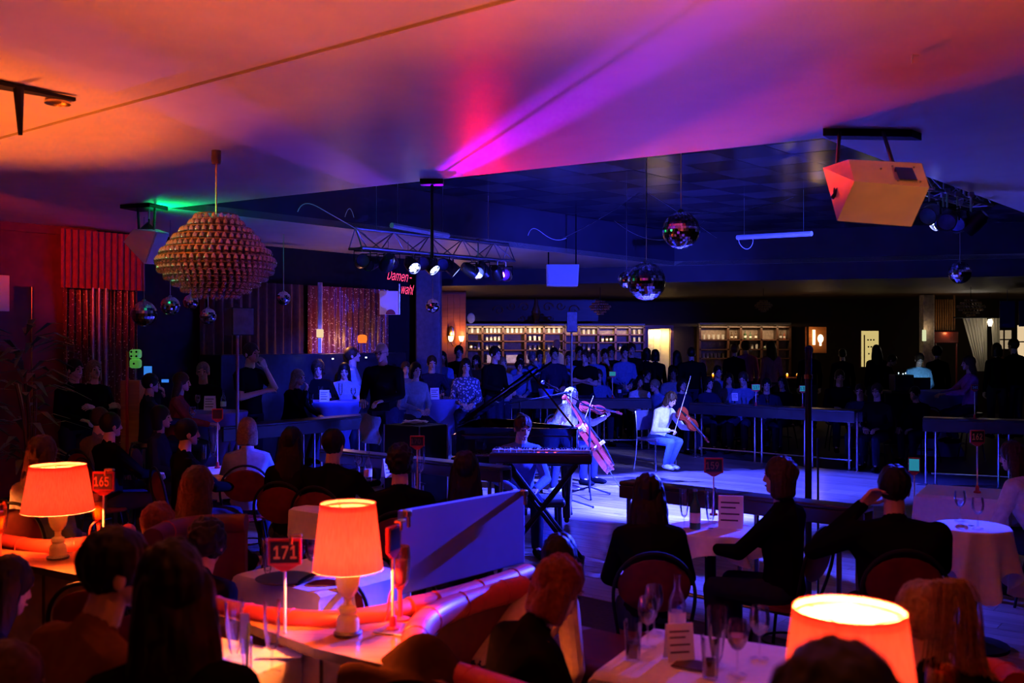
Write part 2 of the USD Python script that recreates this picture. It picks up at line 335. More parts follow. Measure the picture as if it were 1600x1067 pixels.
# ---------------------------------------------------------------- table lamps
SHADE = mat('lamp_shade', {'t': ('texture_coordinate', {}), 'm': ('mapping', {'scale': (60, 60, 3)}), 'n': ('noise_texture', {'scale': 3., 'detail': 3.}),
                           'r': ('rgb_ramp', {'ramp': [(.3, (.97, .20, .28)), (.7, (1., .30, .42))]}), 'l': ('translucent_bsdf', {}), 'd': ('diffuse_bsdf', {'color': (.5, .04, .03)}), 'a': ('mix_closure', {'fac': .12})},
            [('t.object', 'm.vector'), ('m.vector', 'n.vector'), ('n.fac', 'r.fac'), ('r.color', 'l.color'), ('l.BSDF', 'a.closure1'), ('d.BSDF', 'a.closure2')], 'a.closure')
LINING = mat('shade_lining', {'l': ('translucent_bsdf', {'color': (.95, .60, .5)}), 'd': ('diffuse_bsdf', {'color': (.62, .70, .85)}), 'a': ('mix_closure', {'fac': .35})}, [('l.BSDF', 'a.closure1'), ('d.BSDF', 'a.closure2')], 'a.closure')
LAMPBASE = pm('lamp_base_yellow', (.9, .74, .2), .3, vary=.08, scale=20.)
def lamp(label, x, y, z, rt, rb, hs, power, zs=.245, kb=.29):
    """turned base, urn with spiral flutes, tapered shade open above and below"""
    t = thing('table_lamp', label, 'lamp', (x, y, z))
    obj('foot', lathe([(0, 0), (.052, 0), (.053, .012), (.047, .018), (0, .018)], 28), pm('lamp_foot', (.05, .03, .02), .4), t)
    obj('stem', lathe([(.0, .018), (.042, .018), (.042, .055), (.038, .068), (.028, .078), (.035, .09), (.03, .104), (.016, .112), (.014, .128), (.018, .136), (.0, .137)], 28), LAMPBASE, t)
    n, rows = 48, np.array([(.011, .136), (.022, .145), (.035, .163), (.042, .187), (.045, .212), (.046, .232), (.049, .236), (.049, .246), (.037, .248), (.0, .248)])
    v, f = lathe(rows, n); an = np.arctan2(v[:, 1], v[:, 0]); r = np.hypot(v[:, 0], v[:, 1]); k = np.where((v[:, 2] > .14) & (v[:, 2] < .235), 1 + .035 * np.cos(12 * an + 55 * v[:, 2]), 1.)
    v[:, 0] *= k; v[:, 1] *= k
    obj('urn', (v, f), LAMPBASE, t, smooth=60)
    obj('socket', join(lathe([(0, .248), (.016, .248), (.016, .31), (.012, .32), (0, .32)], 16)), M['brass'], t)
    th = .0015
    shade = obj('shade', join(lathe([(rb, zs), (rt, zs + hs)], 56), lathe([(rt - .0, zs + hs), (rt + .0012, zs + hs + .001), (rt + .0012, zs + hs - .008), (rt, zs + hs - .009)], 56)), SHADE, t)
    obj('lining', lathe([(rb - .002, zs + .002), (rt - .002, zs + hs - .002)], 56), LINING, shade)
    obj('shade_ring', join(tube([(rt * .97 * math.cos(a), rt * .97 * math.sin(a), zs + hs - .02) for a in np.linspace(0, 2 * PI, 33)[:-1]], .002, 5, True), *[rod((.012 * math.cos(a), .012 * math.sin(a), zs + hs - .045), (rt * .97 * math.cos(a), rt * .97 * math.sin(a), zs + hs - .02), .0018, n=5) for a in (0, PI * 2 / 3, PI * 4 / 3)]), M['brass'], shade)
    zb = zs + hs * kb
    obj('bulb', lathe([(0, .32), (.012, .321), (.014, .33), (.02, zb - .022), (.021, zb - .012), (.013, zb + .004), (0, zb + .008)], 16), emit('bulb_glow', (1., .62, .28), 12.), t)
    bulb((x, y, z + zb - .006), LAMP, power, .03)
    return t
lamp('red shaded lamp with yellow urn base on the wooden ledge, middle one of the three', -.61, 3.7, .81, .102, .13, .245, 27)
lamp('squat red shaded lamp with yellow urn base at the far left behind the number 165', -2.28, 5.0, .81, .133, .172, .23, 34, .24)
lamp('red shaded lamp standing just outside the left frame edge', -3.75, 6.2, .81, .133, .172, .23, 110, .24)
lamp('large glowing red shaded lamp at the bottom right, cut by the frame edge', .745, 2.2, .81, .12, .152, .25, 66, .25, .66)

# ---------------------------------------------------------------- rails round the dance floor
def rail(label, a, b, legs, depth=.30, z=.9, fascia=.15):
    a, b = np.array([*a, 0.]), np.array([*b, 0.]); L = np.linalg.norm(b - a); d = (b - a) / L
    t = thing('rail_counter', label, 'counter', a, math.degrees(math.atan2(d[1], d[0])))
    obj('counter_top', rbox((L / 2, 0, z - .015), (L, depth, .03), .008), M['rail'], t)
    obj('fascia', rbox((L / 2, -depth / 2 + .012, z - .03 - fascia / 2), (L, .024, fascia), .006), M['rail'], t)
    obj('fascia', rbox((L / 2, depth / 2 - .012, z - .03 - fascia / 2), (L, .024, fascia), .006), M['rail'], t)
    for u in legs:
        for du in (-.03, .03):
            obj('leg', join(rod((u * L + du * 2, 0, 0), (u * L + du * 2, 0, z - .04), .017, n=10), lathe([(.03, 0), (.03, .012), (.017, .02)], 12, (u * L + du * 2, 0, 0))), M['chrome'], t)
    obj('foot_rail', rod((.1, 0, .16), (L - .1, 0, .16), .014), M['chrome'], t)
    return t
rail('long dark counter rail on chrome legs left of the dance floor', (-3.5, 11.75), (-1.95, 13.8), (.1, .5, .62, .93))
rail('dark counter rail behind the violin and cello players', (-.7, 17.6), (2.45, 17.6), (.2, .4, .62, .72, .97))
rail('right hand counter rail on chrome legs with the 137 sign standing on it', (3.0, 16.4), (5.05, 14.5), (.03, .42, .72, .97))
rail('dark counter rail at the near edge of the floor, behind the 159 table', (.82, 7.2), (2.15, 6.0), (.05, .55, .93), .16, .9, .09)
rail('dark counter rail between the seated guests and the grand piano, left half', (-1.75, 9.35), (-.05, 7.95), (.05, .5, .95), .16, .9, .09)
rail('dim blue counter rail at the far right behind the lone table', (5.45, 13.2), (7.2, 12.4), (.05, .5, .9))
# ---------------------------------------------------------------- grand piano
PY = thing('grand_piano', 'black grand piano with its lid propped open beside the pianist', 'piano', (-.62, 10.2, 0), -8); UsdGeom.Xformable(PY).AddScaleOp().Set(Gf.Vec3f(.86, .86, 1.))
BL = pm('piano_lacquer', (.01, .01, .013), .08, coat_weight=.6, vary=.1)
cv = arc([(1.48, .0), (1.48, .42), (1.36, .72), (1.02, .98), (.78, 1.25), (.62, 1.5), (.42, 1.66), (.16, 1.7), (0, 1.62)], 5)
body = sg.Polygon([(0, .28), (0, 1.62)] + [tuple(p) for p in cv[::-1]][1:-1] + [(1.48, .28)])
inner = body.buffer(-.045)
obj('rim', extrude(body.difference(inner), .3, .7), BL, PY)
obj('rim_cheek', rbox((.03, .14, .84), (.06, .3, .22), .012), BL, PY); obj('rim_cheek', rbox((1.45, .14, .84), (.06, .3, .22), .012), BL, PY)
obj('soundboard', extrude(inner, .02, .82), wood('soundboard', (.35, .16, .05), (.6, .33, .12), .3), PY)
fr = sg.Polygon([(.1, .4), (.1, 1.5), (.4, 1.55), (.75, 1.15), (1.35, .65), (1.38, .4)]); fr2 = fr
for hx in (.35, .62, .9, 1.15): fr2 = fr2.difference(sg.box(hx - .1, .5, hx + .08, 1.6))
obj('iron_frame', extrude(fr2, .03, .88), pm('piano_iron', (.65, .42, .12), .3, .9), PY)
obj('strings', join([rod((.12 + k * .034, .42, .92), (.12 + k * .03, .62 + .9 * (1 - k / 40) ** .8, .92), .0018, n=4) for k in range(38)]), M['steel'], PY)
obj('key_bed', rbox((.74, .13, .68), (1.48, .34, .07), .01), BL, PY); obj('key_slip', rbox((.74, -.03, .705), (1.36, .02, .06), .006), BL, PY); obj('fallboard', rbox((.74, .27, .83), (1.36, .025, .19), .01), BL, PY)
for k in range(52): obj('white_key', box((.075 + k * .0255, .055, .735), (.0245, .15, .022)), pm('ivory', (.85, .83, .78), .25), PY, smooth=False)
for k in range(52):
    if k % 7 not in (2, 6): obj('black_key', box((.088 + k * .0255, .085, .752), (.011, .095, .018)), pm('ebony', (.012, .012, .012), .25), PY, smooth=False)
la = math.radians(32); lid = move(extrude(body.buffer(.01).difference(sg.box(-1, -1, 3, .42)), .022, 0), (0, 0, 0)); v = lid[0].copy(); x = v[:, 0].copy()
v[:, 0] = x * math.cos(la) * .92 - v[:, 2] * math.sin(la); v[:, 2] = 1.005 + x * math.sin(la) * .85 + v[:, 2] * math.cos(la); LID = obj('lid', (v, lid[1]), BL, PY)
obj('lid_flap', hexa([(.02, .42, 1.03), (.95, .42, 1.61), (.95, .8, 1.615), (.02, .8, 1.035), (.0, .42, 1.045), (.93, .42, 1.625), (.93, .8, 1.63), (.0, .8, 1.05)]), BL, LID)
obj('lid_prop', rod((1.4, .7, .99), (.86, .75, 1.56), .011), BL, PY)
for lx, ly in ((.14, .42), (1.34, .42), (.35, 1.4)): obj('leg', join(lathe([(.045, .06), (.05, .1), (.06, .3), (.075, .6), (.08, .7)], 14, (lx, ly, 0)), ball((lx, ly, .04), .035, 10)), BL, PY)
obj('pedal_lyre', join(rod((.68, .4, .68), (.68, .4, .14), .018), rod((.8, .4, .68), (.8, .4, .14), .018), rbox((.74, .38, .12), (.26, .12, .07), .01), *[rbox((.66 + .08 * k, .3, .09), (.03, .14, .012), .004) for k in range(3)]), BL, PY)
bench = thing('piano_bench', 'black padded bench under the pianist, behind the keyboard', 'bench', (.16, 9.05, 0), 5)
obj('cushion', rbox((0, 0, .45), (.62, .34, .08), .03), pm('bench_pad', (.02, .02, .022), .45), bench)
for sx in (-1, 1):
    for sy in (-1, 1): obj('leg', rod((sx * .26, sy * .12, .43), (sx * .27, sy * .13, 0), .02), M['satin'], bench)
case = thing('flight_case', 'tall black case carrying loose sheets left of the piano', 'case', (-1.0, 10.35, 0), -38)
obj('body', rbox((0, 0, .53), (.5, .42, 1.02), .015), M['black'], case); obj('corner_strip', join([rod((sx * .25, sy * .21, .04), (sx * .25, sy * .21, 1.04), .008, n=6) for sx in (-1, 1) for sy in (-1, 1)]), M['steel'], case); obj('top_edge', rbox((.12, 0, 1.043), (.012, .42, .008), .003), M['chrome'], case)
one('sheet_music', join([sheet(np.array([[(-1.15 + .022 * i + dx, 10.28 + .03 * j + dy, 1.052 + .006 * k + .012 * math.sin(i * .5 + k) ** 2) for j in range(8)] for i in range(11)]), .002) for k, (dx, dy) in enumerate(((0, 0), (.05, .02), (.02, .05)))]), M['paper'], 'loose white sheets of music lying on top of the black case', 'sheet music')
# ---------------------------------------------------------------- keyboard on its stand
KB = thing('stage_keyboard', 'slim black stage keyboard in front of the pianist', 'keyboard', (.25, 8.45, .92), -6)
obj('casing', rbox((0, 0, .0), (.86, .3, .085), .015), M['satin'], KB)
obj('control_strip', box((0, -.085, .044), (.8, .1, .006)), pm('key_panel', (.05, .05, .06), .4), KB)
for k in range(36): obj('white_key', box((-.41 + k * .0232, .075, .051), (.0218, .14, .016)), _pm['ivory'], KB, smooth=False)
for k in range(36):
    if k % 7 not in (2, 6): obj('black_key', box((-.398 + k * .0232, .1, .064), (.0105, .085, .013)), _pm['ebony'], KB, smooth=False)
for k in range(7): obj('knob', lathe([(.008, 0), (.008, .014), (.006, .018), (0, .018)], 10, (-.36 + .05 * k, -.085, .047)), M['steel'], KB)
for k in range(3): obj('indicator', box((-.02 + .07 * k, -.08, .049), (.02, .012, .004)), emit('led_red', (1., .08, .12), 3.), KB, smooth=False)
XS = thing('keyboard_stand', 'black crossed keyboard stand under the stage keyboard', 'stand', (.25, 8.45, 0), -6)
for s in (-1, 1):
    for y in (-.1, .1):
        obj('cross_tube', rod((s * .34, y, .04), (-s * .3, y, .865), .02), M['black'], XS)
    obj('foot_tube', rod((s * .34, -.24, .025), (s * .34, .24, .025), .02), M['black'], XS); obj('top_tube', rod((s * .3, -.15, .862), (s * .3, .15, .862), .018), M['black'], XS)
# ---------------------------------------------------------------- microphone stands
def mic_stand(label, x, y, h, boom=None):
    t = thing('microphone_stand', label, 'microphone stand', (x, y, 0))
    for k in range(3):
        a = k * 2 * PI / 3 + .5; obj('foot', join(rod((0, 0, .12), (.3 * math.cos(a), .3 * math.sin(a), .015), .009), ball((.3 * math.cos(a), .3 * math.sin(a), .015), .014, 8)), M['black'], t)
    obj('pole', join(rod((0, 0, .05), (0, 0, h), .011), rod((0, 0, .1), (0, 0, .2), .018)), M['black'], t); obj('clutch', join(rod((0, 0, h * .6), (0, 0, h * .6 + .06), .018), rod((-.03, 0, h * .6 + .03), (.03, 0, h * .6 + .03), .008)), M['black'], t)
    if boom is not None:
        b = np.array(boom); e = np.array([0, 0, h]) + b; d = b / np.linalg.norm(b)
        obj('boom', rod(np.array([0, 0, h]) - d * .15, e, .008), M['black'], t)
        m = obj('microphone', rod(e, e + d * .14, .012, .016), M['satin'], t); obj('head_grille', ball(e + d * .165, .027, 12), M['steel'], m)
    return t
mic_stand('low microphone stand on three feet beside the stage keyboard', .66, 11.2, .72, (-.12, .25, .12))
mic_stand('boom microphone stand reaching over the cello player', .95, 12.2, 1.1, (-.42, .1, .22))
mic_stand('microphone stand behind the piano lid, near its prop', .1, 12.4, 1.15, (.45, -.2, .1))
# ---------------------------------------------------------------- chairs
def chair_padded(label):
    """black tube chair with an oval padded back and round seat"""
    t = thing('bistro_chair', label, 'chair')
    obj('seat', lathe([(0, .42), (.19, .425), (.205, .44), (.2, .46), (.17, .472), (0, .476)], 22), M['redwood'], t)
    obj('backrest', move((lambda m: (m[0] * np.array([.2, .022, .15]), m[1]))(ball((0, 0, 0), 1., 20)), (0, .2, .76), rx=-.12), M['redwood'], t)
    obj('back_frame', tube(arc([(-.19, .12, .44), (-.215, .18, .62), (-.2, .22, .82), (-.1, .235, .925), (.1, .235, .925), (.2, .22, .82), (.215, .18, .62), (.19, .12, .44)], 5), .011), M['black'], t)
    for sx in (-1, 1):
        for sy in (-1, 1): obj('leg', tube(arc([(sx * .14, sy * .13, .43), (sx * .17, sy * .16, .25), (sx * .2, sy * .2, .0)], 4), .011), M['black'], t)
    obj('ring', tube([(.155 * math.cos(a), .155 * math.sin(a), .22) for a in np.linspace(0, 2 * PI, 21)[:-1]], .008, 6, True), M['black'], t)
    return t
def chair_steel(label):
    t = thing('steel_chair', label, 'chair')
    pad = pm('blue_seat', (.05, .05, .16), .7)
    obj('seat', rbox((0, 0, .455), (.42, .42, .045), .018), pad, t); obj('backrest', rbox((0, .225, .72), (.4, .03, .3), .014), pad, t)
    for sx in (-1, 1):
        obj('leg', join(rod((sx * .215, -.2, 0), (sx * .2, -.18, .47), .011)), M['chrome'], t); obj('leg', tube(arc([(sx * .215, .25, 0), (sx * .205, .2, .45), (sx * .2, .235, .86)], 5), .011), M['chrome'], t)
        obj('side_bar', rod((sx * .2, -.18, .44), (sx * .2, .2, .44), .009), M['chrome'], t)
    return t
def stool_bar(label):
    t = thing('bar_stool', label, 'stool')
    obj('seat', lathe([(0, .7), (.16, .7), (.18, .72), (.17, .76), (0, .77)], 16), M['satin'], t)
    for k in range(4):
        a = PI / 4 + k * PI / 2; obj('leg', rod((.1 * math.cos(a), .1 * math.sin(a), .71), (.22 * math.cos(a), .22 * math.sin(a), 0), .014), M['satin'], t)
    obj('foot_ring', tube([(.17 * math.cos(a), .17 * math.sin(a), .26) for a in np.linspace(0, 2 * PI, 17)[:-1]], .009, 5, True), M['steel'], t)
    return t
CH, ST, BS = Kind(chair_padded), Kind(chair_steel), Kind(stool_bar)
# ---------------------------------------------------------------- tables
def cloth_round(r, drop, waves=9, amp=.05, seed=0):
    rows = [(0.02, 0)] + [(r * k / 4, 0) for k in (1, 2, 3)] + [(r, 0), (r + .012, -.012)] + [(r + .012 + .03 * k / 6, -drop * k / 6) for k in range(1, 7)]
    n = 72; an = np.linspace(0, 2 * PI, n + 1); g = []
    for i, (q, z) in enumerate(rows):
        k = max(0, -z) / drop; w = amp * k * (np.cos(waves * an + seed) + .4 * np.cos((waves + 4) * an + 2 * seed)); zz = z * (1 + .28 * np.cos(4 * an + seed) * (k > .02))
        g.append(np.stack([(q + w) * np.cos(an), (q + w) * np.sin(an), zz], 1))
    return sheet(np.array(g), .003)
def cloth_square(w, d, drop, seed=0):
    """a square cloth with hanging corner folds"""
    n = 44; u = np.linspace(-w / 2 - drop, w / 2 + drop, n); v = np.linspace(-d / 2 - drop, d / 2 + drop, n); U, V = np.meshgrid(u, v, indexing='ij')
    ox, oy = np.maximum(np.abs(U) - w / 2, 0), np.maximum(np.abs(V) - d / 2, 0)
    down = np.hypot(ox, oy) * .985; corner = np.minimum(ox, oy) / drop
    X = np.sign(U) * (np.minimum(np.abs(U), w / 2) + .012 * np.minimum(ox * 60, 1) + .10 * ox * corner + .02 * np.sin(V * 17 + seed) * (ox / drop))
    Y = np.sign(V) * (np.minimum(np.abs(V), d / 2) + .012 * np.minimum(oy * 60, 1) + .10 * oy * corner + .02 * np.sin(U * 15 + seed) * (oy / drop))
    return sheet(np.stack([X, Y, -down], 2), .003)
def table_base(t, z, w=.3):
    obj('table_top', rbox((0, 0, z - .02), (w * 2, w * 2, .03), .01), M['darkwood'], t); obj('pedestal', rod((0, 0, .03), (0, 0, z - .03), .035), M['black'], t); obj('base', lathe([(.0, .0), (.24, 0), (.24, .02), (.05, .045), (0, .045)], 20), M['black'], t)
def table_square(label, clabel, x, y, rz, w, d, drop, z=.75, seed=0, m='cloth'):
    t = thing('dining_table', label, 'table', (x, y, 0), rz)
    obj('table_top', rbox((0, 0, z - .02), (w - .01, d - .01, .03), .01), M['darkwood'], t); obj('pedestal', rod((0, 0, .03), (0, 0, z - .03), .035), M['black'], t); obj('base', lathe([(.0, .0), (.22, 0), (.22, .02), (.05, .045), (0, .045)], 20), M['black'], t)
    c = one('tablecloth', move(cloth_square(w, d, drop, seed), (0, 0, 0)), M[m], clabel, 'tablecloth'); xf = UsdGeom.Xformable(c); xf.AddTranslateOp().Set(Gf.Vec3d(x, y, z + .002)); xf.AddRotateZOp().Set(float(rz))
def table_round(label, clabel, x, y, r, drop, z=.75, seed=0):
    t = thing('dining_table', label, 'table', (x, y, 0)); obj('table_top', lathe([(0, z - .035), (r - .01, z - .035), (r - .005, z - .02), (r - .01, z - .005), (0, z - .005)], 32), M['darkwood'], t); obj('pedestal', rod((0, 0, .03), (0, 0, z - .03), .035), M['black'], t); obj('base', lathe([(.0, .0), (.22, 0), (.22, .02), (.05, .045), (0, .045)], 20), M['black'], t)
    c = one('tablecloth', cloth_round(r, drop, seed=seed), M['cloth'], clabel, 'tablecloth'); xf = UsdGeom.Xformable(c); xf.AddTranslateOp().Set(Gf.Vec3d(x, y, z + .002)); xf.AddRotateZOp().Set(0.)
def table_high(label, x, y, r, z, rz=0):
    """stand-up table under a stretched skirt"""
    t = thing('high_table', label, 'table', (x, y, 0), rz)
    obj('table_top', lathe([(0, z - .03), (r - .01, z - .03), (r - .01, z - .006), (0, z - .006)], 28), M['satin'], t); obj('pedestal', rod((0, 0, .02), (0, 0, z - .03), .03), M['steel'], t); obj('base', lathe([(0, 0), (.26, 0), (.26, .02), (.04, .05), (0, .05)], 20), M['satin'], t)
    n = 64; an = np.linspace(0, 2 * PI, n + 1); g = []
    for q, zz, wv in [(.02, z, 0), (r * .5, z, 0), (r, z, 0), (r + .006, z - .02, 0), (r * .97, z - .08, .02), (r * .72, z - .3, .05), (r * .52, z * .5, .06), (r * .62, z * .22, .06), (r * .86, .03, .08)]:
        k = 1 + wv * np.cos(8 * an); g.append(np.stack([q * k * np.cos(an), q * k * np.sin(an), np.full(n + 1, zz)], 1))
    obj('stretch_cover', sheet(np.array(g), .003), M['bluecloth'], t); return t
table_square('small square table at the bottom left, in front of the couple', 'brightly lit white cloth on the table at the bottom left', -1.2, 3.58, -30, .66, .56, .3, seed=1)
table_square('square table beyond the ledge, behind the number 171', 'white cloth with blue light on it, behind the number 171', -.95, 4.95, -38, .62, .56, .36, seed=2)
table_square('square table at the bottom centre set with glasses', 'violet lit white cloth on the table at the bottom centre', .74, 3.55, -28, .72, .62, .3, seed=3)
table_round('small round table by the near counter rail, under the number 159', 'blue lit white cloth on the round table under the number 159', 1.22, 6.12, .26, .14, seed=4)
table_round('lone small round table at the right with two wine glasses', 'white cloth hanging in a long point from the lone round table at the right', 2.86, 6.2, .22, .34, seed=.6)
table_square('guest table in the dark at left centre under the standing beer glass', 'blue lit cloth on the guest table at left centre', -2.55, 8.9, -38, .6, .6, .2, seed=5)
table_square('guest table behind the middle lamp, among the dark seated backs', 'blue lit cloth on the guest table among the dark seated backs', -1.05, 6.9, -38, .75, .6, .2, seed=6)
table_square('guest table beside the number sign at the far right', 'bluish cloth on the guest table at the far right edge', 3.45, 7.6, -30, .6, .6, .25, seed=7)
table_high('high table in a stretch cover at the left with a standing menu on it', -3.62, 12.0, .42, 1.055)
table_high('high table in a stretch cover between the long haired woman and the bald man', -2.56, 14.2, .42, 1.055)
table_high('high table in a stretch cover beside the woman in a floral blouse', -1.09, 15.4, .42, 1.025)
table_high('high table in a blue lit stretch cover at the right, with candles on it', 7.1, 16.5, .45, 1.08)

# ---------------------------------------------------------------- booth row in the foreground: ledges, red rolls, benches
def roll(label, pts, r, z0, back=.0, name='booth', m='red'):
    """an upholstered roll along a curve, on a panel that reaches the floor"""
    p = arc(pts, 8); t = thing(name, label, 'booth')
    obj('cushion_roll', tube(p, r, 14), M[m], t, smooth=70)
    g = np.array([[(a[0], a[1], zz) for zz in (z0, (z0 + p[:, 2].min()) / 2, a[2] - r * .5)] for a in p]); obj('panel', sheet(g, .05), M['darkred'], t)
    for k in range(4, len(p) - 3, 8):
        d = p[k + 1] - p[k - 1]; u, w, d = frame_of(d); obj('seam', tube([p[k] + (u * math.cos(q) + w * math.sin(q)) * (r + .001) for q in np.linspace(0, 2 * PI, 17)[:-1]], .003, 4, True), M['signred'], t)
    return t
zl = .81
P = lambda x, y, z=zl: on(x, y, z)
# behind the middle ledge, from the left booth round to the panelled partition
roll('red upholstered roll behind the wooden ledge of the middle lamp', [P(318, 942), P(375, 958), P(440, 968), P(520, 972), P(600, 962), P(640, 952)], .045, 0)
roll('red upholstered booth roll running back under the blue lit partition', [P(640, 952), P(700, 938), P(770, 917), P(825, 897)], .05, 0)
roll('curved red booth roll sweeping round to the bottom edge, right of the ledge', [P(818, 918, .79), P(740, 938, .79), P(672, 968, .79), P(648, 1005, .79), P(668, 1040, .79), P(720, 1062, .79), P(790, 1085, .79), P(880, 1120, .79)], .055, 0)
roll('red upholstered roll behind the wooden ledge of the left lamp', [P(-60, 842), P(20, 850), P(90, 856), P(160, 846), P(200, 830)], .045, 0)
roll('red booth back, coloured dark for shade, between the two lamps, behind the black haired guest', [on(238, 842, .98), on(300, 822, .98), on(385, 818, .98)], .05, 0, m='darkred')
roll('red booth end showing at the bottom right corner', [on(1500, 1060, .8), on(1550, 1052, .8), on(1590, 1075, .8)], .05, 0)
def ledge(label, poly, z=zl, front=None):
    c = np.mean([p[:2] for p in poly], 0); t = thing('ledge', label, 'ledge', (c[0], c[1], 0))
    q = sg.Polygon([tuple(np.array(p[:2]) - c) for p in poly]).buffer(0)
    obj('ledge_top', extrude(q, .03, z - .03), M['ledge'], t, smooth=False)
    obj('edge_strip', extrude(q.buffer(.006).difference(q.buffer(-.001)), .034, z - .033), M['darkwood'], t, smooth=False)
    b = q.buffer(-.03); obj('front_panel', extrude(b.difference(b.buffer(-.02)), z - .04, 0), pm('ledge_front', (.30, .20, .15), .5), t, smooth=False)
    x, y = b.exterior.coords.xy
    obj('panel_joint', join([box((x[k], y[k], z / 2 - .02), (.012, .012, z - .05)) for k in range(len(x) - 1)]), M['darkwood'], t)
    return t
ledge('polished wooden ledge carrying the middle lamp', [P(300, 950), P(375, 968), P(440, 978), P(520, 981), P(600, 972), P(640, 964), P(655, 978), P(640, 1004), P(655, 1040), P(700, 1070), P(600, 1038), P(492, 1013), P(450, 997), P(380, 972)])
ledge('polished wooden ledge carrying the left lamp', [P(-60, 850), P(20, 860), P(90, 866), P(158, 856), P(185, 850), P(190, 905), P(130, 900), P(60, 886), P(-60, 868)])
ledge('wooden ledge carrying the big lamp at the bottom right', [(.5, 2.45), (.62, 1.75), (.95, 1.6), (1.15, 1.9), (1.0, 2.5), (.75, 2.6)])
ledge('wooden ledge just outside the left frame edge', [(-4.1, 5.9), (-3.4, 5.9), (-3.4, 6.5), (-4.1, 6.5)])
# flat partition on the middle booth; blue stage light put into its paint
pa, pb = P(626, 935, .80), P(815, 885, .80); pb = np.array([.056, 5.0, .8]); pa = np.array([-.495, 4.36, .8])
d = pb - pa; L = np.linalg.norm(d)
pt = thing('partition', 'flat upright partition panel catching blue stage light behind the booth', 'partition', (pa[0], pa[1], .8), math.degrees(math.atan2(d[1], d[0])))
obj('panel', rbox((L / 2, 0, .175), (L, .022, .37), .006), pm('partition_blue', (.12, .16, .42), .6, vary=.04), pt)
for q in (.03, L - .02): obj('clip', join(rbox((q, -.012, .345), (.035, .05, .03), .006), rbox((q, -.03, .31), (.018, .014, .05), .004)), M['brass'], pt)
# ---------------------------------------------------------------- number signs on sticks
def sign(label, x, y, z, h, text, rz=0., w=.125, hh=.1, lit=True, face='sign_black', tcol=(.75, .42, .12)):
    t = thing('number_sign', label, 'sign', (x, y, z), rz)
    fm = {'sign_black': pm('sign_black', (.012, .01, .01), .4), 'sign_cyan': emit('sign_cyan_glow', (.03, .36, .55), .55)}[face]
    obj('base', lathe([(0, 0), (.026, 0), (.026, .012), (.014, .018), (.013, .05), (.009, .056), (0, .056)], 18), M['signred'], t)
    obj('tube', rod((0, 0, .05), (0, 0, h - hh / 2 - .02), .0055, n=10), pm('sign_tube', (.85, .75, .6), .3), t)
    obj('holder', hexa([(-.012, -.008, h - hh / 2 - .022), (.012, -.008, h - hh / 2 - .022), (.012, .008, h - hh / 2 - .022), (-.012, .008, h - hh / 2 - .022), (-w * .4, -.008, h - hh / 2), (w * .4, -.008, h - hh / 2), (w * .4, .008, h - hh / 2), (-w * .4, .008, h - hh / 2)]), M['signred'], t)
    pl = obj('plate', rbox((0, 0, h), (w, .018, hh), .005), M['signred'], t)
    obj('face', box((0, -.0095, h), (w * .84, .003, hh * .8)), fm, pl)
    if text:
        m = meshkit.text_mesh(text, hh * .46, .0015, bold=True); v = np.array(m.vertices); v[:, 0] -= v[:, 0].mean(); v[:, 1] -= (v[:, 1].min() + v[:, 1].max()) / 2
        v[:, 0] *= min(1, w * .68 / np.ptp(v[:, 0])); obj('numerals', (np.stack([v[:, 0], -.011 - v[:, 2], h + v[:, 1]], 1), np.array(m.faces)), pm('numeral_' + str(int(tcol[0] * 100)), tcol, .5), pl)
    if lit: obj('reading_light', join(rbox((w * .33, -.015, h + hh / 2 + .012), (.045, .03, .012), .004), rbox((w * .33 - .016, -.028, h + hh / 2 - .004), (.012, .01, .03), .003)), M['brass'], t)
    return t
sign('red framed sign reading 171 on a tall stick, left of the middle lamp', -.815, 3.62, .755, 1.09 - .0, '171') if False else None
b = on(445, 1012, .755); sign('red framed sign reading 171 on a tall stick, left of the middle lamp', b[0], b[1], .755, (H - (862 - 533.5) / F * b[1]) - .755, '171', 6)
b = P(162, 865); sign('red framed sign reading 165 behind the left lamp', b[0], b[1], zl, (H - (752 - 533.5) / F * b[1]) - zl, '165', -4, w=.115)
b = P(614, 985); sign('red number sign seen edge on, right of the middle lamp', b[0], b[1], zl, (H - (842 - 533.5) / F * b[1]) - zl, '', 68, w=.09)
one('beer_mat', move(rbox((0, 0, .004), (.16, .14, .006), .002), (b[0] + .03, b[1] - .0, zl - .0), -.4), M['steel'], 'small grey metal tray under the edge-on sign beside the middle lamp', 'tray')
b = on(1115, 805, .755); sign('dark sign reading 159 on the round table by the near rail', b[0], b[1], .755, (H - (727 - 533.5) / F * b[1]) - .755, '159', 0, w=.125, hh=.1, lit=False, tcol=(.30, .12, .05))
b = on(1527, 770, .755); sign('yellowish numbered sign on the guest table at the far right', b[0], b[1], .755, (H - (682 - 533.5) / F * b[1]) - .755, '162', 0, w=.11, lit=False)
b = on(1425, 800, .6); sign('cyan lit sign just behind the man holding his ear', 3.05, 7.55, .0, H - (726 - 533.5) / F * 7.55, '', -25, w=.085, hh=.11, lit=False, face='sign_cyan')
sign('cyan lit sign reading 137 on the right counter rail', (1181 - 800) / F * 15.5, 15.5, .9, H - (605 - 533.5) / F * 15.5 - .9, '137', 0, w=.14, hh=.1, lit=False, face='sign_cyan', tcol=(.01, .05, .08))
sign('small cyan lit sign half hidden by the tall dark pole', (1254 - 800) / F * 15.1, 15.1, .9, H - (607 - 533.5) / F * 15.1 - .9, '13', 0, w=.1, hh=.1, lit=False, face='sign_cyan', tcol=(.01, .05, .08))
sign('small cyan lit sign on the rail behind the violin player', (957 - 800) / F * 17.6, 17.6, .9, H - (584 - 533.5) / F * 17.6 - .9, '', 0, w=.13, hh=.09, lit=False, face='sign_cyan')
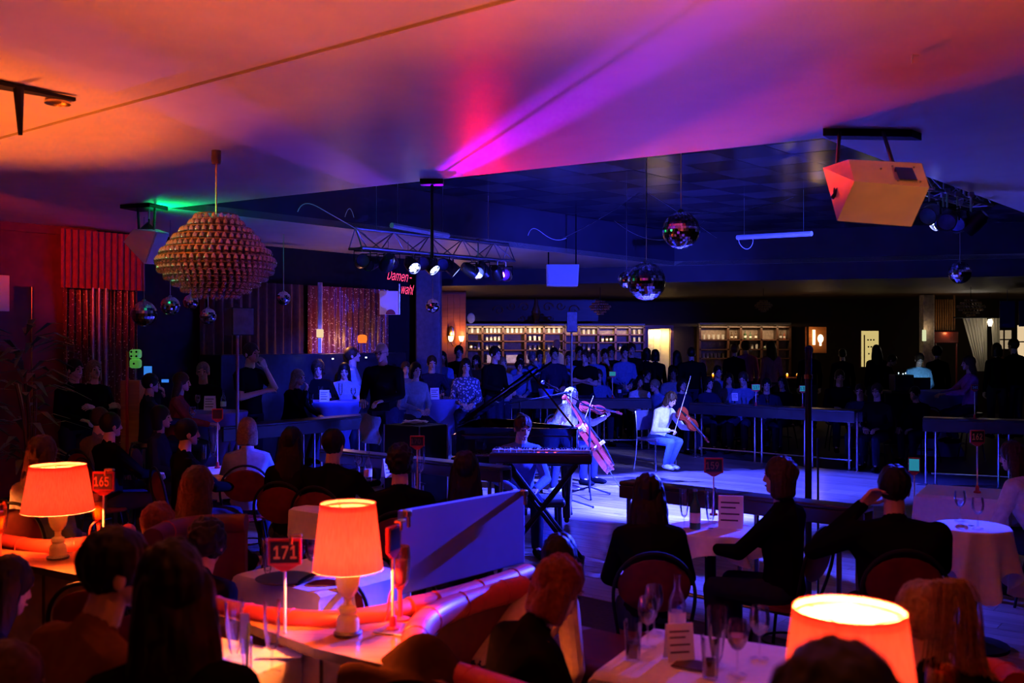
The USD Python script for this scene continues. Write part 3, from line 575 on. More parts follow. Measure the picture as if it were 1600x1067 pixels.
sign('dim sign above the tall beer glass, in front of the black case', (652 - 800) / F * 6.9, 6.9, .755, H - (689 - 533.5) / F * 6.9 - .755, '170', 0, w=.1, hh=.075, lit=False, tcol=(.12, .1, .05))
sign('dark framed sign on the small table below the standing menu at left', (340 - 800) / F * 9.0, 9.0, .755, H - (647 - 533.5) / F * 9. - .755, '', 0, w=.1, hh=.1, lit=False)
sign('faint sign frame on the table behind the blue lit high table at the right', (1523 - 800) / F * 12.9, 12.9, .9, H - (605 - 533.5) / F * 12.9 - .9, '161', 0, w=.1, hh=.07, lit=False, tcol=(.4, .4, .5))
# ---------------------------------------------------------------- amber glass tulips on red stems
def tulip(label, x, y, z, s=1.):
    t = thing('glass_vase', label, 'vase', (x, y, z))
    obj('stem', lathe([(0, 0), (.035, 0), (.035, .008), (.01, .016), (.009, .11), (.014, .125), (0, .125)], 16), M['signred'], t)
    n = 40; prof = [(.012, .12), (.03, .15), (.038, .2), (.04, .25), (.036, .29), (.034, .289), (.038, .25), (.036, .2), (.028, .152), (.008, .124)]
    v, f = lathe(prof, n); an = np.arctan2(v[:, 1], v[:, 0]); k = 1 + .05 * np.cos(10 * an); v[:, 0] *= k; v[:, 1] *= k
    obj('bowl', (v, f), M['amber'], t, smooth=60); obj('ribbon', tube(arc([(.0, .0, .14), (-.03, -.02, .12), (-.045, -.02, .05), (-.06, -.03, .0)], 6), .004), M['signred'], t)
    obj('filling', lathe([(0, .14), (.02, .15), (.028, .2), (.026, .235), (0, .24)], 16), pm('amber_fill', (.75, .45, .1), .3), t)
    return t
b = P(622, 972); tulip('ribbed amber glass vase on a red stem right of the middle lamp', b[0] + .005, b[1] + .03, zl)
b = P(152, 856); tulip('ribbed amber glass vase on a red stem right of the left lamp', b[0], b[1] + .02, zl)
b = P(5, 872); tulip('ribbed amber glass vase cut by the left frame edge', b[0] - .02, b[1], zl)
b = P(1440, 1062, .80); tulip('ribbed amber glass vase beside the big lamp at the bottom right', 1.06, 2.45, .81)
# ---------------------------------------------------------------- glasses, bottles, cards
LIQ = pm('water', (.6, .65, .75), .05, transmission_weight=.9)
def wine(label):
    t = thing('wine_glass', label, 'glass')
    obj('bowl', lathe([(.004, .085), (.02, .095), (.034, .12), (.037, .15), (.031, .19), (.0295, .19), (.035, .15), (.032, .122), (.018, .098), (.002, .088)], 22), M['glass'], t)
    obj('stem', lathe([(.034, 0), (.034, .003), (.01, .008), (.0035, .02), (.0035, .085)], 18), M['glass'], t)
    return t
def wine_full(label):
    t = wine(label); obj('drink', lathe([(0, .09), (.017, .099), (.0315, .122), (.0335, .138), (0, .138)], 20), pm('rose_wine', (.75, .35, .3), .1), t); return t
def tumbler(label):
    t = thing('tumbler', label, 'glass'); obj('wall', lathe([(0, 0), (.026, 0), (.033, .14), (.0315, .14), (.025, .008), (0, .008)], 22), M['glass'], t); obj('drink', lathe([(0, .009), (.0245, .009), (.0275, .06), (0, .06)], 20), pm('cola', (.10, .04, .02), .1), t); return t
def pilsner(label):
    t = thing('pilsner_glass', label, 'glass'); obj('wall', lathe([(.03, 0), (.03, .006), (.012, .014), (.012, .022), (.02, .04), (.032, .12), (.035, .21), (.0335, .21), (.03, .12), (.018, .042), (0, .03)], 22), M['glass'], t); return t
def flute(label):
    t = thing('flute_glass', label, 'glass'); obj('bowl', lathe([(.003, .075), (.018, .09), (.028, .15), (.03, .25), (.0285, .25), (.026, .15), (.016, .092), (0, .08)], 22), M['glass'], t); obj('stem', lathe([(.033, 0), (.033, .003), (.008, .01), (.004, .02), (.004, .077)], 18), M['glass'], t); return t
def bottle(label, m='green', lab='paper'):
    t = thing('bottle', label, 'bottle'); obj('body', lathe([(0, 0), (.032, 0), (.034, .006), (.034, .13), (.03, .15), (.014, .185), (.012, .23), (.014, .232), (.014, .24), (0, .24)], 20), M[m] if m != 'green' else pm('green_bottle', (.03, .14, .06), .12, coat_weight=.3), t); obj('label_band', lathe([(.0345, .04), (.0345, .1)], 20), M[lab], t); obj('cap', lathe([(.0145, .228), (.0145, .243), (0, .245)], 14), M['steel'], t); return t
def bottle_clear(label):
    t = thing('water_bottle', label, 'bottle'); obj('body', lathe([(0, 0), (.032, 0), (.034, .006), (.034, .13), (.03, .15), (.014, .185), (.012, .23), (.014, .24), (0, .24)], 20), M['glass'], t); obj('label_band', lathe([(.0345, .04), (.0345, .1)], 20), M['paper'], t); return t
def card(label):
    t = thing('menu_card', label, 'card'); obj('sheet_front', hexa([(-.05, -.03, 0), (.05, -.03, 0), (.05, -.027, 0), (-.05, -.027, 0), (-.05, -.004, .13), (.05, -.004, .13), (.05, -.001, .13), (-.05, -.001, .13)]), M['paper'], t); obj('sheet_back', hexa([(-.05, .027, 0), (.05, .027, 0), (.05, .03, 0), (-.05, .03, 0), (-.05, .001, .13), (.05, .001, .13), (.05, .004, .13), (-.05, .004, .13)]), M['paper'], t)
    obj('print', join([hexa([(-.04, -.0312 + q * .2, z), (w, -.0312 + q * .2, z), (w, -.0300 + q * .2, z), (-.04, -.0300 + q * .2, z), (-.04, -.0312 + (z + .006) * .2, z + .006), (w, -.0312 + (z + .006) * .2, z + .006), (w, -.03 + (z + .006) * .2, z + .006), (-.04, -.03 + (z + .006) * .2, z + .006)]) for z, w, q in ((.03, .03, .03), (.055, .035, .055), (.08, .02, .08), (.1, .035, .1))]), pm('ink', (.08, .06, .06), .6), t); return t
WG, WF, TU, PI_, FL, BO, BC, CA = map(Kind, (wine, wine_full, tumbler, pilsner, flute, bottle, bottle_clear, card))
def put(K, label, x, y, z=.757, rz=0, g=None, sc=None):
    b = on(x, y, z); return K.place(label, (b[0], b[1], z), rz, g, sc)
put(TU, 'short glass with foam at the left edge of the violet table', 989, 1030); put(WG, 'small stemmed glass behind the short glass on the violet table', 1012, 1012); put(WG, 'far wine glass at the back corner of the violet table', 1022, 990)
put(BC, 'water bottle behind the card on the violet table', 1058, 995); put(CA, 'yellowish standing card on the violet table', 1061, 1030, rz=10); put(PI_, 'tall beer glass on the violet table right of the card', 1120, 1042); put(WF, 'wine glass with rose drink on the violet table', 1152, 1055); put(WG, 'empty wine glass at the right end of the violet table', 1187, 1030)
put(TU, 'upturned tumbler at the front edge of the violet table', 1110, 1058); 
b = on(1085, 1040, .757); one('leaflet', rbox((b[0], b[1], .76), (.14, .1, .004), .001, -.5), M['darkwood'], 'dark folded leaflet lying in front of the yellowish card', 'leaflet')
put(WF, 'left wine glass with rose drink on the lone round table', 1500, 813); put(WG, 'right wine glass on the lone round table', 1528, 826)
put(FL, 'champagne flute on the bright table at the bottom left', 425, 1052); put(PI_, 'beer glass beside the woman at the bottom left', 366, 1030); 
b = on(386, 1055, .757); vz = thing('bud_vase', 'slender glass vase with a green shoot and a folded card, bottom left table', 'vase', (b[0], b[1], .757)); obj('wall', lathe([(0, 0), (.016, 0), (.018, .13), (.0168, .13), (.015, .006), (0, .006)], 16), M['glass'], vz); obj('shoot', tube(arc([(0, 0, .02), (.002, 0, .1), (.008, 0, .18)], 5), (.006), 7), pm('green_shoot', (.45, .6, .12), .5), vz); obj('folded_card', rbox((-.01, .008, .14), (.03, .002, .14), .0008), M['paper'], vz)
b = on(400, 1030, .757); one('napkin', sheet(np.array([[(b[0] + .02 * i, b[1] + .02 * j, .7585 + .004 * math.sin(i * .8) * math.sin(j * .6) + .004) for j in range(9)] for i in range(9)]), .002), M['paper'], 'white folded napkin on the bright table at the bottom left', 'napkin')
put(PI_, 'tumbler with a dark drink on the cloth behind the number 171', 418, 902, sc=.9); put(WG, 'wine glass on the cloth behind the number 171, under the lamp shade', 488, 905)
b = on(445, 905, .757); one('tray', lathe([(0, 0), (.13, 0), (.14, .008), (.13, .012), (0, .01)], 24, (b[0], b[1], .757)), M['darkwood'], 'dark round tray on the cloth behind the number 171', 'tray')
put(FL, 'champagne flute on the round table under the number 159', 1069, 828); put(BO, 'green bottle on the round table under the number 159', 1086, 826); put(PI_, 'tall glass at the foot of the number 159 sign', 1110, 820, sc=1.1); put(CA, 'violet lit menu card on the round table under the number 159', 1142, 824, rz=-15, sc=1.5)
put(FL, 'tall beer glass standing on the guest table before the black case', 657, 756, sc=1.25); put(BC, 'bottle between the two dark seated backs on the guest table', 575, 752); put(WG, 'wine glass on the guest table left of the bottle', 560, 745); put(TU, 'low glass on the guest table before the grand piano', 655, 790); put(CA, 'blue lit card standing on the guest table behind the curly head', 608, 745, sc=1.2, rz=40)
put(PI_, 'tall glass on the guest table at left centre under the dark sign', 333, 715, sc=1.4); put(TU, 'low glass on the guest table at left centre', 318, 717); put(WG, 'stemmed glass on the guest table at left centre', 301, 665, 1.06)
put(CA, 'white menu card upright on the left high table, facing the room', 328, 641, 1.055, sc=1.35, rz=8); put(WG, 'wine glass left of the menu card on the left high table', 309, 641, 1.055); put(BC, 'small clear bottle right of the menu card on the left high table', 349, 640, 1.055)
put(CA, 'menu card on the high table in front of the curly haired man', 507, 628, 1.055, sc=1.3); put(PI_, 'beer glass on the high table before the curly haired man', 501, 627, 1.055); put(FL, 'tall dark glass on the high table before the dark haired woman', 532, 626, 1.055); put(WG, 'wine glass at the right of the middle high table', 552, 627, 1.055); put(TU, 'small tumbler at the front of the middle high table', 486, 632, 1.055)
put(CA, 'menu card tilted on the high table beside the floral blouse', 679, 624, 1.025, sc=1.35, rz=20); put(TU, 'tumbler right of the tilted menu card', 692, 624, 1.025)
for k, (x, K, nm) in enumerate(((935, 'FL', 'left one of the row'), (950, 'BC', 'second from the left'), (968, 'BC', 'third from the left'), (975, 'FL', 'right one of the row'))): put({'FL': FL, 'BC': BC}[K], f'glassware on the rail behind the violin player, {nm}', x, 617, .905)
put(TU, 'tumbler on the right counter rail beside the 137 sign', 1199, 630, .905); put(PI_, 'tall glass under the 137 sign', 1183, 628, .905, sc=1.2); put(CA, 'white card held up on the right counter rail', 1148, 626, .905)
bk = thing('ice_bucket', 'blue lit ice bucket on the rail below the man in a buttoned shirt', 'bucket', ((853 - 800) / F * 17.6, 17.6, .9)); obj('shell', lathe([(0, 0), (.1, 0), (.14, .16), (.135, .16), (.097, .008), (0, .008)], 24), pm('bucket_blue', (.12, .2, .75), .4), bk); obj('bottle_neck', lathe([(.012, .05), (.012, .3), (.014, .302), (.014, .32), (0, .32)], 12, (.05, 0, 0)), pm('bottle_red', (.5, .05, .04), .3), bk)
put(CA, 'white laptop-sized sheet leaning by the ice bucket', 835, 612, .905, sc=1.6)
b = P(700, 1042); coat = []
# benches inside the booths
bs_ = thing('bench', 'dark red upholstered bench inside the curved booth at the bottom centre', 'bench', (.12, 3.75, 0), -50); obj('cushion', rbox((0, 0, .40), (.9, .46, .12), .04), M['darkred'], bs_); obj('base', rbox((0, 0, .17), (.86, .4, .33), .01), M['black'], bs_)
bt_ = thing('bench', 'dark red bench beyond the curved booth, under the man in the tan shirt', 'bench', (.35, 4.8, 0), -40); obj('cushion', rbox((0, 0, .40), (.7, .46, .12), .04), M['darkred'], bt_); obj('base', rbox((0, 0, .17), (.66, .4, .33), .01), M['black'], bt_)

# ---------------------------------------------------------------- trusses and stage cans
LEDW = emit('led_white_blue', (.35, .42, 1.), 60.)
def truss(label, a, b, hang, s=.24):
    a, b = np.array(a), np.array(b); L = np.linalg.norm(b - a); d = (b - a) / L; n = np.cross(d, [0, 0, 1.]); n /= np.linalg.norm(n); up = np.array([0, 0, 1.])
    t = thing('lighting_truss', label, 'truss', a); o = [up * s - n * 0, -n * s / 2, n * s / 2]
    for k in o: obj('chord', rod(k, k + d * L, .018, n=8), M['steel'], t)
    m = max(2, int(L / .3)); q = []
    for i in range(m):
        u0, u1 = d * L * i / m, d * L * (i + 1) / m
        for p0, p1 in ((0, 1), (0, 2), (1, 2)): q.append(rod(o[p0] + (u0 if i % 2 == 0 else u1), o[p1] + (u1 if i % 2 == 0 else u0), .008, n=5))
    for p0, p1 in ((0, 1), (0, 2), (1, 2)): q += [rod(o[p0], o[p1], .008, n=5), rod(o[p0] + d * L, o[p1] + d * L, .008, n=5)]
    obj('brace', join(q), M['steel'], t)
    for u in hang: obj('hanging_rod', rod(d * L * u + up * s, [*(d * L * u)[:2], 3.9 - a[2]], .006, n=5), M['steel'], t)
    return t
TA, TB = np.array([-1.88, 11.95, 3.02]), np.array([-.05, 13.95, 3.02])
truss('silver lighting truss left of centre, hung over the pink neon letters', TA, TB, (.12, .85))
RA_, RB_ = px(1440, 296, 8.9), px(1534, 322, 10.5)
truss('short silver truss at the far right, behind the big beige loudspeaker', RA_, RB_, (.1, .9), .2)
def par(label, pos, target, top, lit=True, leds=7, m='satin', group=None):
    """LED stage can on a yoke, pointing at target"""
    pos, target = np.array(pos, float), np.array(target, float); d = target - pos; d /= np.linalg.norm(d); u, w, _ = frame_of(d)
    B = lambda mm: basis(mm, u, w, d, (0, 0, 0))
    t = thing('stage_light', label, 'stage light', pos, 0, group)
    obj('housing', B(join(lathe([(0, -.16), (.05, -.16), (.075, -.12), (.085, -.02), (.085, .06), (.078, .06), (.078, .03), (0, .03)], 22))), M[m], t)
    if lit:
        for k in range(leds): a = k * 2 * PI / max(1, leds - 1); r = 0 if k == leds - 1 else .05; obj('led', B(ball((r * math.cos(a), r * math.sin(a), .036), (.021, .021, .008), 10)), LEDW, t)
    else: obj('lens', B(lathe([(0, .036), (.076, .034)], 20)), pm('can_lens', (.1, .14, .35), .15), t)
    side = np.cross(d, [0, 0, 1.]); side /= np.linalg.norm(side)
    obj('yoke', tube(np.array([side * .1, side * .1 + [0, 0, .12], -side * .1 + [0, 0, .12], -side * .1]), .008, 6), M['black'], t)
    obj('clamp', join(rod((0, 0, .12), (0, 0, top - pos[2]), .01), rbox((0, 0, top - pos[2]), (.05, .05, .05), .01)), M['steel'], t)
    return t
for k, (p, t_, _) in enumerate(PARS): par('lit blue stage can on the left truss, ' + ('leftmost and brightest', 'second from the left', 'third from the left', 'rightmost, seen nearly side on')[k], p, t_, 3.03)
for k, (x, y, Y, tt) in enumerate(((578, 412, 12.15, (-3, 9, 2)), (612, 412, 12.4, (-1, 8, 1)), (757, 424, 13.6, (2, 16, 0)), (777, 428, 13.8, (1, 18, .5)))): par('unlit stage can on the left truss, ' + ('far left end', 'beside the brightest can', 'right of the lit ones', 'far right end')[k], px(x, y, Y), tt, 3.03, False)
for k, (p, t_) in enumerate(RPARS[:2]): par('lit blue stage can under the far right truss, ' + ('left one', 'right one, the brighter')[k], p, t_, 3.27, True)
par('stage can lighting the crowd in the middle of the far right truss', RPARS[2][0], RPARS[2][1], 3.28, False); par('added stage can turned towards the near tables on the far right truss', RPARS[3][0], RPARS[3][1], 3.27, False); par('added stage can aimed at the white tables on the far right truss', RPARS[4][0], RPARS[4][1], 3.27, False); par('added stage can over the lone table on the far right truss', RPARS[5][0], RPARS[5][1], 3.27, False); par('added stage can over the 159 table on the far right truss', RPARS[6][0], RPARS[6][1], 3.27, False)  # the last four are added to light the partition and tables
CEILSPOTS = []
def cspot(label, p, tgt, color, power, angle, soft, top, m='satin'):
    p, tgt = np.array(p), np.array(tgt); d = (tgt - p) / np.linalg.norm(tgt - p)
    par(label, p, tgt, top, False, m=m); spot(p + d * .08, tgt, color, power, angle, soft, .03)
cx_ = (338 - 800) / F * 7.3
CEIL = lambda x, y: on(x, y, ZC)
cspot('added violet ceiling can at the left end of the truss', px(566, 408, 12.05), CEIL(785, 220), (.22, .0, 1.), 6500, 2.7, .9, 3.03)  # added lamp, draws the violet streak on the ceiling
cspot('added magenta ceiling can in the middle of the left truss', px(660, 412, 12.75), CEIL(1120, 110), (1., .0, .03), 1500, 6.5, 1., 3.03)  # added lamp for the reddish wash right of the streak
cspot('added crimson ceiling can beside the last lit one on the left truss', px(747, 427, 13.5), CEIL(655, 120), (1., .0, .03), 420, 9, 1., 3.27)  # added lamp, gives the ceiling centre its crimson
cspot('added red ceiling can between two lit cans on the left truss', px(691, 414, 13.05), CEIL(1530, 75), (1., .04, .008), 3600, 4.6, 1., 3.03)  # added lamp, reddens the right side of the ceiling
cspot('added violet ceiling can at the right end of the left truss', px(790, 430, 13.9), CEIL(420, 215), (.2, .02, 1.), 2600, 3., .8, 3.03)  # added lamp for the violet patch on the left ceiling
cspot('green floodlight at the left corner of the recess', np.array([-3.72, 10.2, 3.02]), np.array([-3.45, 10.3, ZC]), (.0, 1., .22), 9, 80, 1., ZC)
cspot('added green can outside the left frame edge, turned to the chandelier', np.array([-4.7, 6.2, 2.95]), (cx_, 7.3, 2.58), (.10, 1., .35), 26, 12, .6, ZC)  # unseen lamp added for green glints on the glass cups
spot(np.array([-3.72, 10.2, 2.95]), (-2.2, 13.6, 1.4), (.03, 1., .22), 420, 24, 1., .03)
cspot('added blue can at the left end of the truss that lights the middle high table', px(604, 413, 12.3), (-2.45, 14.3, 1.35), BLUE, 420, 24, 1., 3.03)  # added lamp that puts blue on the faces at this table
cspot('added red can outside the left frame edge, turned to the valance', np.array([-4.9, 7.4, 3.0]), WL(1.05, 2.95), (1., .04, .015), 130, 14, 1., ZC)  # unseen lamp added to brighten the valance
cspot('added warm can beside the gallery that lights the beige loudspeaker', np.array([3.6, 2.6, 2.6]), np.array([2.1, 5.7, 2.75]), (1., .36, .05), 62, 9, .8, ZC)  # unseen lamp added only to light this loudspeaker
# ---------------------------------------------------------------- neon lettering
ne = thing('neon_sign', 'pink neon script reading Damen-wahl under the left truss', 'neon sign', px(622, 443, 13.9), 0)
NEON = emit('neon_pink', (1., .05, .16), 1.6)
for txt, x0, z0, h in (('Damen-', -.16, .06, .12), ('wahl', .03, -.135, .12)):
    m = meshkit.text_mesh(txt, h, .012); v = np.array(m.vertices); v[:, 0] *= (.33 if len(txt) > 4 else .17) / np.ptp(v[:, 0]); v = np.stack([v[:, 0] + .25 * v[:, 1] + x0, -v[:, 2], v[:, 1] * 1.1 + z0 - .12 * v[:, 0]], 1); obj('lettering', (v, np.array(m.faces)), NEON, ne)
obj('hanging_wire', join(rod((-.14, .01, .05), (-.14, .01, 3.9 - px(622, 440, 13.9)[2]), .003, n=4), rod((.14, .01, -.12), (.14, .01, 3.9 - px(622, 440, 13.9)[2]), .003, n=4), rod((-.16, .008, .05), (.16, .008, .02), .004, n=4), rod((.02, .008, -.13), (.2, .008, -.16), .004, n=4)), M['black'], ne)
# ---------------------------------------------------------------- glass chandelier
CG = mat('chandelier_glass', {'f': ('fresnel', {'IOR': 1.5}), 'a': ('math', {'math_type': 'multiply_add', 'value2': 1.0, 'value3': .42}), 'd': ('principled_bsdf', {'base_color': (.55, .20, .12), 'roughness': .18}), 't': ('transparent_bsdf', {'color': (.95, .78, .68)}), 'g': ('glossy_bsdf', {'color': (1, .95, .9), 'roughness': .10}), 'm': ('mix_closure', {'fac': .62}), 'k': ('mix_closure', {})},
         [('f.fac', 'a.value1'), ('a.value', 'k.fac'), ('d.BSDF', 'm.closure1'), ('t.BSDF', 'm.closure2'), ('m.closure', 'k.closure1'), ('g.BSDF', 'k.closure2')], 'k.closure')
cx, cy = (338 - 800) / F * 7.3, 7.3
ch = thing('chandelier', 'big tiered chandelier of amber glass cups hanging at the left', 'chandelier', (cx, cy, ZC))
obj('canopy', lathe([(0, -.1), (.03, -.1), (.036, -.08), (.034, 0), (0, 0)], 18), pm('canopy_brown', (.25, .13, .07), .4), ch); obj('suspension_rod', rod((0, 0, -.1), (0, 0, -1.1), .007), M['brass'], ch)
tiers = [(-.50, .15), (-.545, .19), (-.60, .25), (-.655, .30), (-.705, .335), (-.755, .385), (-.815, .415), (-.87, .40), (-.92, .355), (-.965, .30), (-1.01, .235), (-1.05, .16)]
cup = lathe([(.004, -.036), (.01, -.034), (.017, -.022), (.0195, -.002), (.016, .014), (.009, .022), (.006, .028)], 9); back = []; npart = 0
for z, r in tiers:
    n = int(2 * PI * r / .05); obj('ring', tube([(r * math.cos(a), r * math.sin(a), z + .028) for a in np.linspace(0, 2 * PI, 41)[:-1]], .004, 5, True), M['brass'], ch)
    for k in range(n):
        a = 2 * PI * (k + .5 * (tiers.index((z, r)) % 2)) / n; m = move(cup, (r * math.cos(a), r * math.sin(a), z), a)
        if (r * math.cos(a) * .3 - r * math.sin(a)) > -.1 * r and npart < 292: obj('glass_cup', m, CG, ch, smooth=60); npart += 1
        else: back.append(m)
obj('glass_cups', join(back), CG, ch, smooth=60, kind='stuff')
obj('spokes', join([rod((0, 0, -.52), (r * math.cos(a), r * math.sin(a), z + .028), .003, n=4) for z, r in tiers[::3] for a in (0, 2.1, 4.2)]), M['brass'], ch)
obj('lamp_core', lathe([(0, -1.08), (.1, -1.06), (.24, -.97), (.33, -.85), (.28, -.7), (.12, -.52), (0, -.5)], 20), pm('chandelier_core', (.06, .03, .02), .35), ch)
# ---------------------------------------------------------------- mirror balls
MIR = pm('mirror_tile', (.9, .9, .93), .09, 1., vary=.04)
def mirror_ball(label, x, y, Y, r, top, tiles=True):
    p = px(x, y, Y); t = thing('mirror_ball', label, 'mirror ball', p); R = r / F * Y; n = 22 if r > 20 else 14; vs, fs = [], []; k = 0; jig = np.random.default_rng(int(x))
    for i in range(n):
        t0, t1 = -PI / 2 + PI * i / n, -PI / 2 + PI * (i + 1) / n; m = max(4, int(2 * n * math.cos((t0 + t1) / 2)))
        for j in range(m):
            a0, a1 = 2 * PI * j / m, 2 * PI * (j + .93) / m; q = np.array([(math.cos(tt) * math.cos(aa), math.cos(tt) * math.sin(aa), math.sin(tt)) for tt, aa in ((t0, a0), (t0, a1), (t1 - .05 * (t1 - t0), a1), (t1 - .05 * (t1 - t0), a0))]) * R
            c = q.mean(0); ax = jig.normal(0, .05, 3); q = c + (q - c) + np.cross(ax, q - c); vs.append(q); fs += [(k, k + 1, k + 2), (k, k + 2, k + 3)]; k += 4
    obj('mirror_tiles', (np.vstack(vs), np.array(fs)), MIR, t, smooth=False); obj('core', ball((0, 0, 0), R * .965, 18), M['black'], t)
    obj('cap', lathe([(0, R * .97), (R * .2, R * .97), (R * .12, R * 1.12), (0, R * 1.13)], 12), M['steel'], t); obj('chain', rod((0, 0, R), (0, 0, top - p[2]), .005, n=5), M['steel'], t)
mirror_ball('large mirror ball with orange glints, upper one over the dance floor', 1064, 360, 8.3, 29, 3.9); mirror_ball('large blue lit mirror ball, lower one over the dance floor', 1010, 440, 10.5, 30, 3.9); mirror_ball('small mirror ball half behind the large blue lit one', 979, 437, 12.6, 13.5, 3.9)
mirror_ball('small mirror ball at the far right under the truss', 1500, 426, 12., 17, 3.9); mirror_ball('small mirror ball in front of the orange wood wall', 676, 478, 14.6, 11, 3.9)
mirror_ball('largest mirror ball of the group under the chandelier, lower left', 225, 490, 11.2, 20, 3.3); mirror_ball('bright glinting mirror ball just left below the chandelier', 266, 478, 11.5, 15, 3.3); mirror_ball('dim mirror ball directly under the chandelier', 298, 472, 11.9, 12, 3.3); mirror_ball('dark mirror ball lowest under the chandelier', 325, 494, 12.0, 13, 3.3); mirror_ball('lone dark mirror ball right of the chandelier', 443, 466, 13., 11, 3.3)
# ---------------------------------------------------------------- loudspeakers
def cabinet(label, corners, m, front=None, extra=None, hang=None):
    c = np.array(corners, float); o = c.mean(0); t = thing('loudspeaker', label, 'loudspeaker', o); c = c - o
    obj('cabinet', hexa(c), m, t, smooth=False)
    if front is not None:
        q = c[front]; n = np.cross(q[1] - q[0], q[3] - q[0]); n /= np.linalg.norm(n); mid = q.mean(0); n = n if n @ mid > 0 else -n; q = mid + (q - mid) * .92; obj('front_grille', hexa(np.vstack([q + n * .002, q + n * .012])), M['grille'], t, smooth=False)
    if hang: obj('bracket', join([rod(np.array(a) - o, np.array(b) - o, .012, n=6) for a, b in hang]), M['black'], t)
    if extra: extra(t, o)
    return t
a0, a1, a2, a3 = px(1286, 262, 6.05), px(1326, 249, 5.75), px(1335, 283, 5.4), px(1308, 345, 5.6); sh = lambda p, dx, dy: p + np.array([dx / F * p[1], 0, -dy / F * p[1]])
r0, r1, r2, r3 = sh(a0, 112, 8) + [0, .05, 0], sh(a1, 114, 6), sh(a2, 117, 10), sh(a3, 116, 9)
def plate(t, o):
    u, w = (r1 - a1), (a2 - a1); n = np.cross(u, w); n /= np.linalg.norm(n); n = n if n @ (a1 + r2 - 2 * o) > 0 else -n
    q = [a1 + u * i + w * j - o for i, j in ((.60, .3), (.83, .3), (.83, .85), (.60, .85))]; obj('terminal_plate', hexa(np.vstack([q, np.array(q) + n * .006])), M['satin'], t, smooth=False)
    obj('screw', join([ball(a1 + u * i + w * j - o + n * .004, .006, 8) for i, j in ((.57, .25), (.86, .25), (.86, .9), (.57, .9), (.4, .4))]), M['steel'], t)
cabinet('big beige loudspeaker hung from the ceiling at the upper right', [a3, r3, r2, a2, a0, r0, r1, a1], M['beige'], None, plate, [(px(1305, 300, 5.72), px(1312, 206, 6.55)), (px(1400, 270, 5.6), px(1380, 207, 6.55)), (px(1300, 310, 5.7), px(1312, 292, 5.7))])
one('mount_board', hexa([CEIL(x, y) - [0, 0, d_] for d_ in (.05, .002) for x, y in ((1286, 200), (1425, 202), (1440, 208), (1296, 206))]), M['black'], 'dark mounting board on the ceiling above the big beige loudspeaker', 'board')
Y = 9.3; A0, A1, A2, A3 = px(193, 378, Y), px(208, 358, Y), px(243, 362, Y - .05), px(225, 412, Y - .1); B1, B2, B0, B3 = px(246, 358, Y + .3), px(264, 364, Y + .25), px(230, 376, Y + .4), px(244, 413, Y + .2)
cabinet('pale loudspeaker hung by straps left of the chandelier', [A3, B3, B0, A0, A2, B2, B1, A1], M['white'], [0, 1, 5, 4], None, [(px(218, 372, Y + .1), px(215, 324, 10.2)), (px(240, 365, Y + .1), px(242, 325, 10.2))])
one('mount_board', rbox([px(228, 327, 10.3)[0], 10.25, ZC - .022], (.36, .3, .04), .005, -.3), M['black'], 'dark mounting board on the ceiling above the pale loudspeaker', 'board')
Y = 15.5; q = [px(854, 413, Y), px(905, 413, Y), px(903, 447, Y - .12), px(855, 446, Y - .12)]; q2 = [p + [0, .35, .0] for p in q]
cabinet('small white fronted loudspeaker hanging over the far side of the floor', [q[3], q[2], q2[2], q2[3], q[0], q[1], q2[1], q2[0]], M['white'], [0, 1, 5, 4], None, [(px(857, 414, Y + .1), [*px(857, 414, Y + .1)[:2], 3.9]), (px(900, 414, Y + .1), [*px(900, 414, Y + .1)[:2], 3.9])])
def pole_speaker(label, x, yt, yb, Y, w, h, rz, zb=0):
    p = px(x, yb, Y); zt = px(x, yt, Y)[2]; t = thing('pole_loudspeaker', label, 'loudspeaker', (p[0], Y, 0), rz); z = p[2]
    obj('cabinet', move(extrude([(-w / 2, -.14), (w / 2, -.14), (w * .36, .14), (-w * .36, .14)], zt - z), (0, 0, z)), M['satin'], t, smooth=False); obj('front_grille', rbox((0, -.148, (zt + z) / 2), (w * .92, .012, (zt - z) * .94), .004), pm('dark_grille', (.16, .16, .2), .5), t)
    obj('pole', rod((0, 0, 0), (0, 0, z), .018), M['steel'], t)
    for k in range(3): a = k * 2 * PI / 3 + .4; obj('leg', rod((0, 0, .6), (.42 * math.cos(a), .42 * math.sin(a), .02), .012), M['black'], t)
    obj('collar', rod((0, 0, .55), (0, 0, .66), .03), M['black'], t)
pole_speaker('dark loudspeaker on a pole at the left, its side lit blue', 371, 481, 524, 11.0, .26, 0, 40)
pole_speaker('small loudspeaker on a tall pole behind the violin player', 893, 487, 519, 16.6, .18, 0, 0)
tp = thing('steel_pole', 'tall dark pole crossing the view right of centre', 'pole', ((1263 - 800) / F * 7.2, 7.2, 0)); obj('shaft', join(rod((0, 0, .02), (0, 0, 1.86), .024, n=12), rod((.07, 0, .02), (.07, 0, 1.2), .008, n=6)), M['black'], tp); obj('base', lathe([(0, 0), (.2, 0), (.2, .015), (.03, .03), (0, .03)], 20), M['black'], tp); obj('clamp_ring', rod((0, 0, 1.63), (0, 0, 1.66), .03, n=12), M['brass'], tp); obj('side_knob', join(rod((.07, 0, .62), (.07, 0, .72), .02), rod((0, 0, .66), (.08, 0, .66), .008)), M['black'], tp)
cp = px(675, 287, 8.62); pp = thing('suspension_pole', 'thin dark pole dropping from the ceiling edge to the left truss', 'pole', (cp[0], 8.62, ZC)); obj('flange', rbox((0, 0, -.02), (.2, .12, .05), .008), M['black'], pp); obj('rod', rod((0, 0, -.03), (0, 0, -.68), .014), M['black'], pp)
